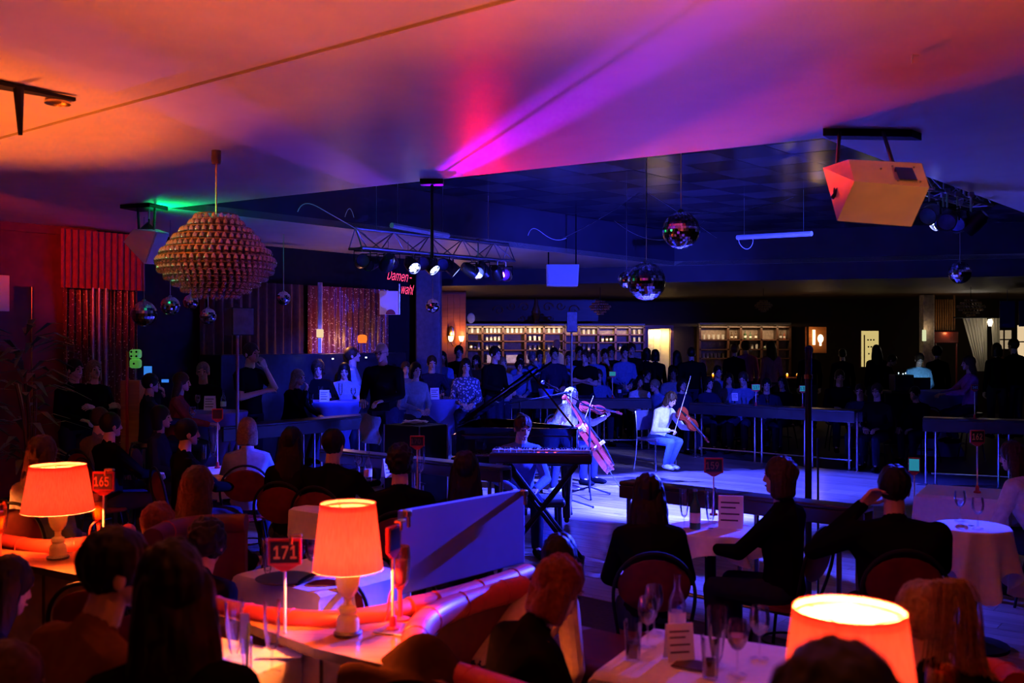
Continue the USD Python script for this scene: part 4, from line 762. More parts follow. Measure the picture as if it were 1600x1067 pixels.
# ---------------------------------------------------------------- small things on the ceiling
hk = px(36, 140, 5.5); bs = px(36, 133, 5.5); hs = thing('ceiling_bracket', 'black angular bracket hanging from the ceiling at the upper left', 'bracket', (bs[0], 5.45, ZC)); obj('plate', hexa([(-.22, -.1, -.02), (.18, .28, -.02), (.2, .26, -.02), (-.1, -.16, -.02), (-.22, -.1, 0), (.18, .28, 0), (.2, .26, 0), (-.1, -.16, 0)]), M['black'], hs); obj('arm', rod((0, 0, -.01), (.01, 0, -.27), .03, .012, 8), M['black'], hs)
dp = CEIL(90, 159); one('recessed_lamp', lathe([(.0, -.002), (.062, -.002), (.072, -.012), (.072, 0), (0, 0)], 22, (dp[0], dp[1], ZC - .001)), M['brass'], 'small unlit round recessed lamp in the ceiling at the upper left', 'ceiling lamp')
wp = CEIL(1425, 84); one('ceiling_hook', join(rod((wp[0], wp[1], ZC), (wp[0], wp[1], ZC - .05), .004), rod((wp[0], wp[1], ZC - .008), (wp[0] + .04, wp[1] + .02, ZC - .004), .004)), M['white'], 'tiny pale hook on the ceiling at the upper right', 'hook')
def tray_lamp(label, x0, y0, x1, y1, Y0, Y1):
    a, b = px(x0, y0, Y0), px(x1, y1, Y1); t = thing('strip_lamp', label, 'strip lamp', a); obj('housing', rod((0, 0, 0), b - a, .035, n=8), M['white'], t); obj('hanger', join(rod((b - a) * .1, [*((b - a) * .1)[:2], 3.9 - a[2]], .004, n=4), rod((b - a) * .9, [*((b - a) * .9)[:2], 3.9 - a[2]], .004, n=4)), M['steel'], t)
tray_lamp('unlit white strip lamp above the left truss', 612, 352, 700, 368, 12.0, 13.0); tray_lamp('unlit white strip lamp right of the upper mirror ball', 1152, 371, 1268, 365, 14., 13.)
def cable(label, pts, r=.006): one('cable', tube(arc(pts, 8), r, 6), M['white'], label, 'cable')
cable('pale looping cable on the recess edge right of the chandelier', [px(465, 331, 11.5), px(478, 318, 11.5), px(505, 328, 11.6), px(535, 345, 11.8), px(572, 368, 12.0)]); cable('thin cable arch between chandelier and truss', [px(539, 339, 12.), px(546, 326, 12.), px(553, 340, 12.)], .004); cable('pale cable hanging below the right strip lamp', [px(1155, 372, 14), px(1158, 384, 14), px(1168, 389, 14), px(1176, 380, 14), px(1175, 371, 14)]); cable('pale curling cable at the left above the small white loudspeaker', [px(825, 368, 14), px(835, 357, 14), px(850, 366, 14), px(865, 374, 14), px(885, 372, 14)])
for k, (a, b, m) in enumerate((((960, 345), (1100, 345), 385), ((1062, 330), (1240, 308), 340), ((880, 372), (1000, 300), 350), ((1010, 300), (1120, 372), 345))): one('wire', tube(arc([px(*a, 11.), px((a[0] + b[0]) / 2, m - 10, 11.2), px(*b, 11.4)], 10), .003, 5), M['steel'], 'thin wire garland across the dark recess, ' + ('lowest one', 'right one', 'left steep one', 'crossing middle one')[k], 'wire')

# ---------------------------------------------------------------- left wall: valance, glitter curtain, light tubes, plant
GL = mat('glitter_curtain', {'t': ('texture_coordinate', {}), 'v': ('voronoi_texture', {'scale': 70.}), 'r': ('rgb_ramp', {'ramp': [(0, (.16, .02, .03)), (.93, (.22, .03, .05)), (.97, (.9, .7, .6))], }), 's': ('separate_color', {}), 'p': ('principled_bsdf', {'roughness': .3, 'specular_ior_level': .8})}, [('t.object', 'v.vector'), ('v.color', 's.color'), ('s.r', 'r.fac'), ('r.color', 'p.base_color')])
VEL = pm('red_velvet', (.42, .03, .03), .75, vary=.2, sheen_weight=.4)
def drape(t0, t1, z0, z1, folds, amp, off=.12, n=None, thick=.006):
    n = n or folds * 8; g = []
    for z in np.linspace(z1, z0, 9):
        row = []
        for u in np.linspace(0, 1, n + 1):
            w = amp * math.sin(u * folds * 2 * PI) * (1 + .3 * math.sin(z * 3 + u * 9)); p = WL(t0 + (t1 - t0) * u, z) + D1 * (off + w); row.append(p)
        g.append(row)
    return sheet(np.array(g), thick)
for k in range(13):
    t0 = .62 + k * .085
    if k == 0: vl = thing('valance', 'dark red pleated valance under the ceiling at the left', 'valance', WL(.62, 0) * [1, 1, 0])
    c = WL(.62, 0) * [1, 1, 0]; m = drape(t0, t0 + .085, 2.55, 3.26, 1, .022, .2); obj('pleat', (m[0] - c, m[1]), VEL, vl, smooth=60)
one('glitter_curtain', drape(.7, 1.68, .05, 2.6, 11, .03, .1), GL, 'dark red glitter curtain hanging below the pleated valance', 'curtain')
for k, x in enumerate((130, 140, 150)):
    t_ = [.99, 1.07, 1.16][k]; p = WL(t_, 0) + D1 * .26; one('light_tube', rod((p[0], p[1], 1.2), (p[0], p[1], 2.56), .016, n=10), pm('tube_silver', (.7, .6, .75), .25, .6), f'silvery upright tube in front of the glitter curtain, ' + ('left', 'middle', 'right')[k] + ' one', 'tube')
one('wall_strip', rod(WL(.35, .9) + D1 * .03, WL(.35, 2.55) + D1 * .03, .01), M['brass'], 'thin brass strip on the red wall at the far left', 'strip')
one('notice_board', rbox(px(3, 458, 11.0), (.16, .02, .4), .006, math.radians(51)), M['paper'], 'pale framed panel at the left frame edge', 'panel')
pl = thing('potted_plant', 'leafy dark plant in a tub standing against the left wall', 'plant', (-4.65, 9.5, 0)); obj('tub', lathe([(0, 0), (.2, 0), (.26, .4), (.24, .4), (.22, .34), (0, .34)], 20), M['black'], pl); obj('trunk', join([tube(arc([(0, 0, .3), (.03 * k, .04, .9), (.08 * (k - 1), .02 * k, 1.5)], 5), .018, 6) for k in range(3)]), M['darkwood'], pl)
LEAF = pm('leaf', (.10, .13, .05), .5); rl = random.Random(5)
for k in range(90):
    a, z = rl.uniform(0, 2 * PI), rl.uniform(.75, 2.0); r0 = rl.uniform(.02, .15); L = rl.uniform(.3, .5); d = np.array([math.cos(a), math.sin(a), rl.uniform(-.3, .5)]); s = np.cross(d, [0, 0, 1]); s /= np.linalg.norm(s); o = np.array([math.cos(a) * r0, math.sin(a) * r0, z]); mid = o + d * L * .5 + [0, 0, .04]; e = o + d * L - [0, 0, .05]
    obj('leaf', sheet(np.array([[o - s * .004, o + s * .004], [mid - s * .035, mid + s * .035], [e - s * .004, e + s * .004]]), .003), LEAF, pl)
dx = px(208, 600, 12.); bxw = thing('wooden_pedestal', 'orange lit wooden box under the two green dice', 'pedestal', (dx[0], 12., 0)); zt = px(208, 594, 12.)[2]; obj('body', rbox((0, 0, zt / 2), (.23, .2, zt), .008), wood('orange_wood', (.5, .2, .06), (.7, .32, .1), .4), bxw); obj('red_post', rod((-.03, -.11, 0), (-.03, -.11, zt + .35), .018), M['signred'], bxw)
DG = mat('dice_green', {'p': ('principled_bsdf', {'base_color': (.25, .75, .2), 'roughness': .4, 'emission_color': (.12, .55, .08), 'emission_strength': .35})})  # weak green emission put into the dice colour
for k, (yy, pips) in enumerate(((553, [(-1, -1), (1, -1), (-1, 1), (1, 1)]), (568, [(0, 0)]))):
    p = px(212, yy, 11.85); dd = thing('glowing_die', 'green die given a weak glow, with ' + ('four pips, the upper one' if k == 0 else 'one pip, the lower one'), 'die', p); obj('cube', rbox((0, 0, 0), (.125, .12, .11), .03), DG, dd, smooth=60)
    obj('pip', join([lathe([(0, 0), (.013, 0)], 10) if False else (lambda m: (m[0][:, [0, 2, 1]] * [1, -1, 1] + [i * .03, -.0605, j * .026], m[1]))(ball((0, 0, 0), (.013, .013, .003), 10)) for i, j in pips]), M['black'], dd)
one('dice_post', rod((dx[0] + .02, 12.02, zt), (dx[0] + .02, 12.02, zt + .36), .012), M['steel'], 'thin post that carries the two green dice', 'post')
for k, (x, y, w, h) in enumerate(((231, 580, .10, .13), (258, 595, .09, .04))): one('control_screen', rbox(px(x, y, 12.6), (w, .02, h), .004), emit('screen_blue', (.05, .3, 1.), .7), ('small bright blue monitor' if k == 0 else 'narrow blue display') + ' behind the guest with headphones', 'screen')
# raised band stage at the middle left: desk, glitter backdrop, lamps
def onwall(name, t0, t1, z0, z1, off, th, m, label, cat, r=.01):
    a, b = WL(t0, 0) + D1 * off, WL(t1, 0) + D1 * off; c = (a + b) / 2; return one(name, move(rbox((0, 0, (z0 + z1) / 2), (np.linalg.norm(b - a), th, z1 - z0), r), (c[0], c[1], 0), math.atan2(D2[1], D2[0])), m, label, cat)
onwall('equipment_desk', 2.6, 6.1, 0, 1.72, .35, .5, M['satin'], 'dark raised equipment desk behind the guests at the middle left', 'desk')
one('backdrop_curtain', drape(4.5, 6.2, 1.7, 2.75, 14, .025, .1), GL, 'glitter backdrop behind the band desk, glowing orange at its foot', 'curtain')
one('dark_curtain', drape(2.6, 4.4, 1.7, 2.75, 12, .03, .12), pm('brown_curtain', (.09, .03, .02), .8), 'dark brown pleated curtain left of the glitter backdrop', 'curtain')
wpst = px(500, 500, 14.6); wl_ = thing('floor_lamp', 'white post with a glowing box shade on the band desk', 'lamp', (wpst[0], 14.6, 1.72)); obj('post', rbox((-.01, .06, .62), (.06, .06, .86), .006), pm('white_post', (.6, .55, .6), .5), wl_); obj('box_shade', rbox((0, 0, .30), (.09, .09, .12), .01), emit('box_lamp', (1., .72, .4), .9), wl_); obj('foot', rbox((0, 0, .12), (.05, .05, .22), .006), M['paper'], wl_)
bulb(px(533, 531, 14.9), (1., .42, .12), 3.2, .03)
one('candle_lamp', lathe([(0, 0), (.06, 0), (.075, .05), (.07, .11), (.03, .13), (0, .13)], 16, px(566, 536, 15.2)), emit('pumpkin_glow', (1., .16, .02), 1.4), 'round orange glowing lantern on the band desk', 'lantern')
for k, (x, y) in enumerate(((520, 560.5), (572, 558.5))): one('signal_lamp', ball(px(x, y, 14.3), .014, 10), emit('led_cold', (.7, .8, 1.), 6.), 'tiny white equipment light, ' + ('left' if k == 0 else 'right') + ' one', 'equipment light')
wb = px(608, 473, 15.9); wbt = thing('white_screen', 'blue lit white screen panel left of the pillar', 'screen', wb, 25); obj('panel', rbox((0, 0, 0), (.32, .02, .38), .005), M['white'], wbt); obj('frame_bar', rbox((.165, -.01, .06), (.03, .03, .5), .006), M['steel'], wbt); obj('arch', move(sheet(np.array([[(q * math.cos(a), -.014, q * math.sin(a)) for q in (.002, .08)] for a in np.linspace(0, PI, 15)]), .004), (.02, 0, -.185)), M['wall'], wbt)
# ---------------------------------------------------------------- the bar behind the dance floor
YB = 25.4
def shelf_unit(label, x0, x1, cols, ys, y0, y1, Y=YB, depth=.32, m=None):
    m = m or M['darkwood']; a, b = px(x0, y1, Y), px(x1, y0, Y); w = b[0] - a[0]; t = thing('shelf_unit', label, 'shelves', ((a[0] + b[0]) / 2, Y, 0)); x = lambda v: (v - 800) / F * Y - (a[0] + b[0]) / 2
    obj('back_panel', box((0, depth, (a[2] + b[2]) / 2), (w, .03, b[2] - a[2])), pm('shelf_back', (.40, .30, .24), .4), t, smooth=False)
    for v in cols: obj('upright', box((x(v), depth / 2, (a[2] + b[2]) / 2), (.05, depth, b[2] - a[2])), m, t, smooth=False)
    for v in ys: obj('shelf', box((0, depth / 2, px(0, v, Y)[2]), (w, depth, .03)), m, t, smooth=False)
    obj('lower_cabinet', box((0, depth / 2, (a[2] - .02) / 2), (w, depth, a[2] - .02)), m, t, smooth=False)
    return t
shelf_unit('long back bar shelves full of glasses and bottles, left of centre', 729, 882, (729.5, 754, 786, 821, 850, 881), (511, 521, 533, 547, 568), 510, 590)
shelf_unit('back bar shelves right of the pole loudspeaker, by the lit doorway', 882, 1008, (883, 905, 935, 962, 984, 1007), (512, 523, 535, 548), 510, 575)
shelf_unit('right hand bar shelves with bottles behind the people at the counter', 1093, 1236, (1094, 1138, 1158, 1190, 1215, 1235), (511, 531, 546, 560), 509, 585)
def shelf_bottle(label, c='bottle_a'):
    t = thing('spirit_bottle', label, 'bottle'); obj('body', lathe([(0, 0), (.036, 0), (.038, .006), (.038, .13), (.014, .17), (.013, .225), (0, .225)], 10), pm(c, {'bottle_a': (.10, .05, .02), 'bottle_b': (.5, .48, .45), 'bottle_c': (.42, .10, .05), 'bottle_d': (.04, .10, .04)}[c], .12), t); obj('label_band', lathe([(.0387, .04), (.0387, .1)], 10), M['paper'], t); return t
def shelf_glass(label):
    t = thing('bar_glass', label, 'glass'); obj('wall', lathe([(0, 0), (.03, 0), (.036, .12), (.034, .12), (.028, .006), (0, .006)], 10), pm('bar_glass_wall', (.75, .74, .72), .1, alpha=.55), t); return t
SB = {c: Kind(lambda l, c=c: shelf_bottle(l, c)) for c in ('bottle_a', 'bottle_b', 'bottle_c', 'bottle_d')}; SG = Kind(shelf_glass); rs = random.Random(11); ORD = 'first second third fourth fifth sixth seventh eighth ninth tenth eleventh twelfth'.split()
def row(x0, x1, y, kind, where, step=.085, Y=YB):
    cols_ = {729: 'in bay one', 754: 'in bay two', 786: 'in bay three', 821: 'in bay four', 850: 'in bay five', 905: 'in bay two', 935: 'in bay three', 962: 'in bay four', 984: 'in bay five', 1094: 'in bay one', 1138: 'in bay two', 1158: 'in bay three', 1190: 'in bay four', 1215: 'in bay five'}; sec = cols_.get(x0, '')
    z = px(0, y, Y)[2] + .0155; X0, X1 = (x0 - 800) / F * Y + .06, (x1 - 800) / F * Y - .05; n = max(1, int((X1 - X0) / step))
    for k in range(n):
        X = X0 + (X1 - X0) * (k + .5) / n
        if kind == 'b': c = rs.choice(list(SB)); SB[c].place(f'{ORD[k]} spirit bottle from the left {sec} on {where}', (X, Y + .14 + rs.uniform(-.05, .05), z), 0, f'bottles on {where}', rs.uniform(.8, 1.0))
        else: SG.place(f'{ORD[k]} bar glass from the left {sec}, {where}', (X, Y + .12 + rs.uniform(-.03, .03), z), 0, f'glasses on {where}', None)
LW = 'left back bar'; 
for x0, x1 in ((729, 754), (754, 786), (786, 821), (821, 850), (850, 881)): row(x0, x1, 521, 'g', f'top shelf, {LW}', .1)
row(754, 786, 533, 'g', f'second shelf, {LW}', .1); row(821, 850, 533, 'g', f'second shelf, {LW}', .1); row(729, 754, 547, 'b', f'third shelf, {LW}'); row(754, 786, 547, 'g', f'third shelf, {LW}', .1); row(821, 850, 547, 'g', f'third shelf, {LW}', .1); row(850, 881, 547, 'g', f'third shelf, {LW}', .1); row(786, 821, 568, 'b', f'lowest shelf, {LW}'); row(754, 786, 568, 'b', f'lowest shelf, {LW}', .12); row(821, 881, 568, 'b', f'lowest shelf, {LW}', .12)
LR = 'doorway shelves'; row(905, 935, 523, 'g', f'top row, {LR}', .1); row(935, 962, 535, 'b', f'middle row, {LR}'); row(984, 1007, 523, 'g', f'top row, {LR}', .1); row(984, 1007, 535, 'g', f'middle row, {LR}', .1); row(962, 984, 548, 'b', f'bottom row, {LR}', .1); row(905, 935, 548, 'b', f'bottom row, {LR}', .12)
RR = 'right hand bar'; row(1094, 1138, 531, 'g', f'upper left, {RR}', .11); row(1138, 1158, 531, 'b', f'upper middle, {RR}'); row(1158, 1190, 531, 'b', f'upper right, {RR}', .11); row(1138, 1190, 546, 'g', f'middle, {RR}', .1); row(1190, 1215, 546, 'b', f'middle row, {RR}'); row(1094, 1138, 560, 'g', f'lower left, {RR}', .1); row(1215, 1235, 531, 'b', f'end, {RR}')
for k, (x, y, c) in enumerate(((770, 560, 'paper'), (800, 558, 'white'), (830, 560, 'paper'))): one('framed_print', rbox([px(x, y, YB)[0], YB + .06, px(0, 568, YB)[2] + .016 + .12], (.30, .02, .24), .004), pm('print_violet', (.38, .34, .55), .5), 'violet tinted framed print on the left back bar, ' + ('left', 'middle', 'right')[k] + ' one', 'print')
# warm strips above the shelves
WARM = (1., .66, .34)
for x0, x1, y, p in ((729, 881, 508.5, 15), (884, 1007, 508.5, 7), (1094, 1235, 507, 5)):
    c = px((x0 + x1) / 2, y, YB - .28); w = (x1 - x0) / F * YB; rect(c + [0, 0, -.02], c + [0, .5, -1.2], w, .05, WARM, p); one('strip_lamp', rbox(c + [0, .12, .02], (w, .33, .05), .01), M['white'], 'warm strip lamp over ' + {729: 'the left back bar shelves', 884: 'the shelves beside the doorway', 1094: 'the right hand bar shelves'}[x0], 'strip lamp')
one('upper_panel', rbox((px(770, 480, 25.3)[0] + .6, 25.45, 2.72), (4.2, .06, .62), .01), M['darkwood'], 'dark wooden fascia with faint scrolls over the left back bar', 'panel')
sc = thing('scroll_ornament', 'faint carved scroll ornament over the left back bar', 'ornament', px(838, 485, 25.38)); SCM = pm('scroll_brown', (.22, .12, .07), .4)
for s in (-1, 1):
    for (ox, oz, r, dr) in ((.3, .08, .14, 1), (.62, .12, .12, -1), (.95, .0, .15, 1), (.35, -.2, .1, -1)): obj('scroll', tube([(s * (ox + r * (1 - q) * math.cos(q * 9 * dr)), 0, oz + r * (1 - q) * math.sin(q * 9 * dr)) for q in np.linspace(0, .85, 30)], .014, 6), SCM, sc)
obj('vase_shape', lathe([(0, -.36), (.1, -.36), (.06, -.25), (.11, -.05), (.05, .15), (.03, .28), (0, .33)], 16), SCM, sc)
one('wall_clock', (lambda m: (m[0][:, [0, 2, 1]] * [1, 1, 1] + px(736, 497, 24.6), m[1]))(ball((0, 0, 0), (.1, .13, .03), 20)), M['white'], 'pale oval disc on the dark panel left of the bar', 'disc'); bulb(px(737, 515, 24.2), WARM, .35, .03)
# sconces on the reddish boards
sn = thing('wall_sconce', 'double armed wall sconce with two glowing cups on the reddish boards', 'wall lamp', px(712, 530, 21.8)); obj('back_mirror', move((lambda m: (m[0], m[1]))(ball((-.1, .08, .12), (.07, .02, .18), 16)), (0, 0, 0)), M['brass'], sn)
for x in (-.1, .13): obj('arm', tube(arc([(0, .08, -.12), (x * .6, -.05, -.14), (x, -.08, -.06)], 5), .01), M['brass'], sn); obj('cup', lathe([(.03, -.05), (.055, .0), (.06, .07), (.058, .07), (.05, .0), (.025, -.045)], 16, (x, -.08, 0)), emit('sconce_cup', (1., .62, .25), 5.), sn); bulb(px(712, 530, 21.8) + [x, -.05, .12], (1., .42, .12), 1.5, .03)
# bar counters where people stand
def counter(label, x0, x1, y, Y, z=1.08, d=.6): a, b = (x0 - 800) / F * Y, (x1 - 800) / F * Y; t = thing('bar_counter', label, 'bar', ((a + b) / 2, Y, 0)); obj('body', rbox((0, 0, z / 2 - .02), (b - a - .06, d - .1, z - .04), .01), M['darkwood'], t); obj('counter_top', rbox((0, 0, z - .02), (b - a, d, .04), .012), wood('counter_wood', (.2, .05, .03), (.36, .1, .06), .25), t)
counter('long dark bar counter in front of the left back bar', 729, 1008, 560, 23.4); counter('bar counter with candles at the right, people standing at it', 1085, 1250, 560, 22.8)
for k, x in enumerate((1114, 1230, 1246)): p = np.array([(x - 800) / F * 22.7, 22.7, 1.08]); t = thing('candle', ('small candle glowing on the right hand bar, ' + ('left one', 'middle one, the brightest', 'orange one at the right end')[k]), 'candle', p); obj('holder', lathe([(0, 0), (.035, 0), (.045, .08), (.042, .08), (.033, .006), (0, .006)], 12), M['amber'], t); obj('flame', ball((0, 0, .06), (.022, .022, .04), 10), emit('flame', (1., .55, .2), 5.), t)
bulb(np.array([(1230 - 800) / F * 22.7, 22.6, 1.3]), WARM, .5, .03)
# lit doorway
Yd = 25.9; a, b = px(1012, 570, Yd), px(1047, 513, Yd); dw = UsdGeom.Xform.Define(stage, '/World/door_1').GetPrim(); dw.SetCustomDataByKey('kind', 'structure')
zc_ = b[2]; w_ = b[0] - a[0]; xm = (a[0] + b[0]) / 2
obj('door_frame', join(box((a[0] - .04, Yd - .02, zc_ / 2), (.08, .12, zc_)), box((b[0] + .04, Yd - .02, zc_ / 2), (.08, .12, zc_)), box((xm, Yd - .02, zc_ + .04), (w_ + .16, .12, .08))), M['darkwood'], dw, smooth=False)
obj('corridor_wall', join(box((xm, Yd + .16, zc_ / 2), (w_, .02, zc_))), M['cream'], dw, smooth=False); leaf = obj('door_leaf', box((a[0] + w_ * .32, Yd + .08, zc_ / 2), (w_ * .55, .03, zc_ - .03)), pm('door_leaf_paint', (.62, .55, .38), .5), dw, smooth=False); obj('door_window', box((a[0] + w_ * .42, Yd + .06, px(0, 537, Yd)[2]), (w_ * .26, .02, .42)), M['cream'], leaf, smooth=False)
rect(px(1030, 516, Yd - .06), px(1030, 560, Yd + .15), w_, .06, (1., .72, .28), 5)
# art panel, lit board, column, curtains at the right
ap = px(1276, 531, 23.6); ar = thing('poster_panel', 'orange lit wooden poster panel with a glowing white bulb shape', 'poster', ap, 12); obj('side_wing', rbox((-.2, .12, 0), (.2, .03, .62), .006, .9), M['panel'], ar); obj('board', rbox((.02, 0, 0), (.46, .03, .62), .006), wood('poster_wood', (.55, .2, .05), (.75, .34, .1), .4), ar); obj('bulb_shape', join((lambda m: (m[0][:, [0, 2, 1]] * [1, -1, 1] + [.09, -.02, .03], m[1]))(ball((0, 0, 0), (.075, .1, .02), 16)), rbox((.09, -.02, -.1), (.05, .02, .08), .006)), emit('bulb_shape_glow', (1., .8, .55), 3.5), ar); obj('white_strip', rbox((-.08, -.02, .06), (.07, .02, .36), .006), emit('strip_glow', (1., .7, .35), 3.), ar); obj('stand', rod((0, .03, -ap[2]), (0, .03, -.3), .03), M['black'], ar); bulb(ap + [-.1, -.35, .1], (1., .5, .18), .9, .04)
lb = px(1359, 545, 24.4); li = thing('menu_board', 'yellow backlit board with rows of dark marks, at the right', 'board', lb, 0); obj('case', rbox((0, .02, 0), (.46, .06, .92), .01), M['darkwood'], li); obj('stand', rod((0, .03, -lb[2]), (0, .03, -.44), .03), M['black'], li); obj('lit_face', box((0, -.015, 0), (.42, .01, .88)), emit('board_glow', (1., .78, .28), .62), li, smooth=False); obj('mark', join([box((-.05 + .07 * i + .01 * j, -.022, .22 - .17 * j), (.035, .006, .035)) for j in range(4) for i in range((3, 3, 1, 2)[j])]), M['black'], li, smooth=False); obj('frame_bar', box((-.14, -.022, -.05), (.03, .006, .78)), pm('bar_ochre', (.3, .2, .05), .5), li, smooth=False)
col = px(1448, 500, 23.5); one('column', rbox((col[0], 23.5, 1.5), (.26, .26, 3.0), .02), pm('column_paint', (.62, .56, .52), .5), 'pale square column at the right behind the man at the laptop', 'column'); bulb((col[0] - .1, 23.2, 2.2), WARM, .25, .03)
one('lit_box', rbox(px(1444, 524, 23.36), (.09, .03, .26), .006), emit('pale_window', (.85, .9, .5), .8), 'small pale lit panel on the square column', 'panel')
lp = px(1475, 492, 24.2); one('lattice_panel', join([box((lp[0] + .5 * (k / 9 - .5), 24.2, lp[2] + (.25 if k in (0, 9) else 0)), (.035, .03, .75 + (.5 if k in (0, 9) else 0))) for k in range(10)]), wood('tan_wood', (.25, .13, .04), (.4, .22, .08), .4), 'tan slatted panel right of the square column', 'panel', smooth=False); bulb(px(1480, 520, 23.8), (1., .45, .15), .5, .03); one('red_bench_back', join(rbox(px(1478, 527, 23.9), (.6, .06, .28), .02), *[rod([px(1478, 527, 23.9)[0] + s, 23.9, 0], [px(1478, 527, 23.9)[0] + s, 23.9, px(0, 527, 23.9)[2]], .02) for s in (-.25, .25)]), M['darkred'], 'dark red upholstered panel below the tan slatted panel', 'panel')
def hang(label, x0, x1, y0, y1, Y, folds, m, sw=0.): a, b = px(x0, y0, Y), px(x1, y0, Y); zb = px(0, y1, Y)[2]; one('sheer_curtain', sheet(np.array([[(a[0] + (b[0] - a[0]) * u + sw * (1 - q) * (1 - u), Y + .03 * math.sin(u * folds * 2 * PI), zb + (a[2] - zb) * q) for u in np.linspace(0, 1, folds * 8)] for q in np.linspace(1, 0, 7)]), .004), m, label, 'curtain')
SHEER = mat('sheer_cloth', {'t': ('translucent_bsdf', {'color': (.7, .66, .58)}), 'd': ('diffuse_bsdf', {'color': (.6, .58, .52)}), 'm': ('mix_closure', {'fac': .5})}, [('t.BSDF', 'm.closure1'), ('d.BSDF', 'm.closure2')], 'm.closure')
hang('grey white sheer curtain lit from behind at the right', 1504, 1542, 497, 580, 23., 7, SHEER, .35); hang('narrow sheer curtain beside the hanging wall lamp', 1548, 1562, 497, 575, 23., 3, SHEER, .1)
rect(px(1523, 520, 23.6), px(1523, 545, 23.0), .6, .6, (1., .9, .72), 3.0); one('curtain_rail', rod(px(1490, 496, 23.05), px(1565, 496, 23.05), .015), M['black'], 'black rail carrying the sheer curtains', 'rail')
hl = thing('hanging_lamp', 'small glowing wall lamp between the sheer curtains', 'lamp', px(1547, 503, 22.9)); obj('shade', lathe([(.03, -.1), (.06, .0), (.04, .06), (0, .07)], 14), emit('hang_glow', (1., .8, .5), 5.), hl); obj('cord', rod((0, 0, .06), (0, 0, 3.02 - px(1547, 503, 22.9)[2]), .004, n=5), M['black'], hl)
for k, (x0, x1, y0, y1) in enumerate(((1562, 1586, 470, 512), (1592, 1612, 470, 510))): c = px((x0 + x1) / 2, (y0 + y1) / 2, 21.5); one('blue_banner', join(rod(c, [c[0], c[1], 3.02], .006), rbox(c, ((x1 - x0) / F * 21.5, .02, (y1 - y0) / F * 21.5), .004)), pm('banner_blue', (.03, .04, .3), .6), 'dark blue hanging banner at the far right, ' + ('left one' if k == 0 else 'right one at the frame edge'), 'banner')
for k, (x0, x1, y0, y1, e) in enumerate(((1556, 1580, 516, 545, .35), (1590, 1612, 508, 560, .75))): c = px((x0 + x1) / 2, (y0 + y1) / 2, 24.); t = thing('lit_window', 'warm lit window pane at the far right, ' + ('left, smaller one' if k == 0 else 'tall one at the frame edge'), 'window', c); obj('pane', box((0, 0, 0), ((x1 - x0) / F * 24., .02, (y1 - y0) / F * 24.)), emit('win_glow%d' % k, (1., .74, .42), e), t, smooth=False); obj('post', rod((0, .03, -c[2]), (0, .03, 0), .03), M['darkwood'], t); obj('mullion', join(box((0, -.02, 0), (.03, .03, (y1 - y0) / F * 24)), box((0, -.02, 0), ((x1 - x0) / F * 24, .03, .03))), M['darkwood'], t, smooth=False)
def mini_ch(label, x, y, Y, r, top):
    p = px(x, y, Y); R = r / F * Y; t = thing('small_chandelier', label, 'chandelier', p); q = []
    for k, (z, f_) in enumerate(((.55, .45), (.3, .75), (.05, 1.), (-.2, .85), (-.45, .55), (-.65, .3))):
        n = int(22 * f_) + 4; q += [lathe([(0, -.022), (.014, -.012), (.016, .004), (.008, .016), (0, .02)], 6, (R * f_ * math.cos(2 * PI * j / n), R * f_ * math.sin(2 * PI * j / n), R * z)) for j in range(n)]; obj('ring', tube([(R * f_ * math.cos(a), R * f_ * math.sin(a), R * z + .02) for a in np.linspace(0, 2 * PI, 25)[:-1]], .005, 4, True), M['brass'], t)
    obj('glass_drops', join(q), CG, t, kind='stuff'); obj('cord', rod((0, 0, -R * .6), (0, 0, top - p[2]), .006, n=5), M['black'], t)
mini_ch('small dim chandelier over the crowd behind the floor, centre', 938, 480, 20.6, 16, 3.02); mini_ch('small dark chandelier over the right hand bar', 1193, 478, 21., 13, 3.02); mini_ch('small reddish chandelier at the far right above the sheer curtains', 1517, 480, 20.5, 20, 3.02)

# ---------------------------------------------------------------- people
SKIN = pm('skin', (.58, .36, .27), .5, vary=.06, scale=8.); SKIN2 = pm('skin_dark', (.30, .16, .10), .5, vary=.06, scale=8.)
HC = dict(dk=(.018, .011, .008), br=(.10, .05, .024), bl=(.52, .36, .18), gr=(.36, .34, .33), rd=(.34, .07, .03), wh=(.75, .68, .55))
TC = dict(bk=(.006, .006, .007), nv=(.02, .022, .05), wh=(.80, .80, .82), lt=(.24, .27, .32), bu=(.12, .22, .50), rj=(.25, .035, .03), gy=(.13, .13, .14), tan=(.50, .36, .22), den=(.12, .18, .36), pu=(.38, .10, .34), ol=(.15, .06, .02), cy=(.25, .5, .7), dj=(.06, .06, .1), coat=(.04, .018, .01))
def hairm(c): return pm('hair_' + c, tuple(.45 * q for q in HC[c]), .5, vary=.35, scale=60., bump=.25, specular_ior_level=.2)
def topm(c): return pm('fabric_' + c, TC[c], .9, vary=.12, scale=25., specular_ior_level=0.)
S = {n: m3.Manifold.sphere(1., n) for n in (6, 8, 12, 16)}
def el(c, r, n=12): return S[n].scale([float(a) for a in np.broadcast_to(np.asarray(r, float), (3,))]).translate([float(a) for a in c])
def hull(*a): return m3.Manifold.batch_hull(list(a))
def bone(a, b, ra, rb, n=8): return hull(el(a, ra, n), el(b, rb, n))
def uni(l): return m3.Manifold.batch_boolean(l, m3.OpType.Add)
def rx_(a): c, s = math.cos(a), math.sin(a); return np.array([[1, 0, 0], [0, c, -s], [0, s, c]])
def rz_(a): c, s = math.cos(a), math.sin(a); return np.array([[c, -s, 0], [s, c, 0], [0, 0, 1.]])
def ry_(a): c, s = math.cos(a), math.sin(a); return np.array([[c, 0, s], [0, 1, 0], [-s, 0, c]])
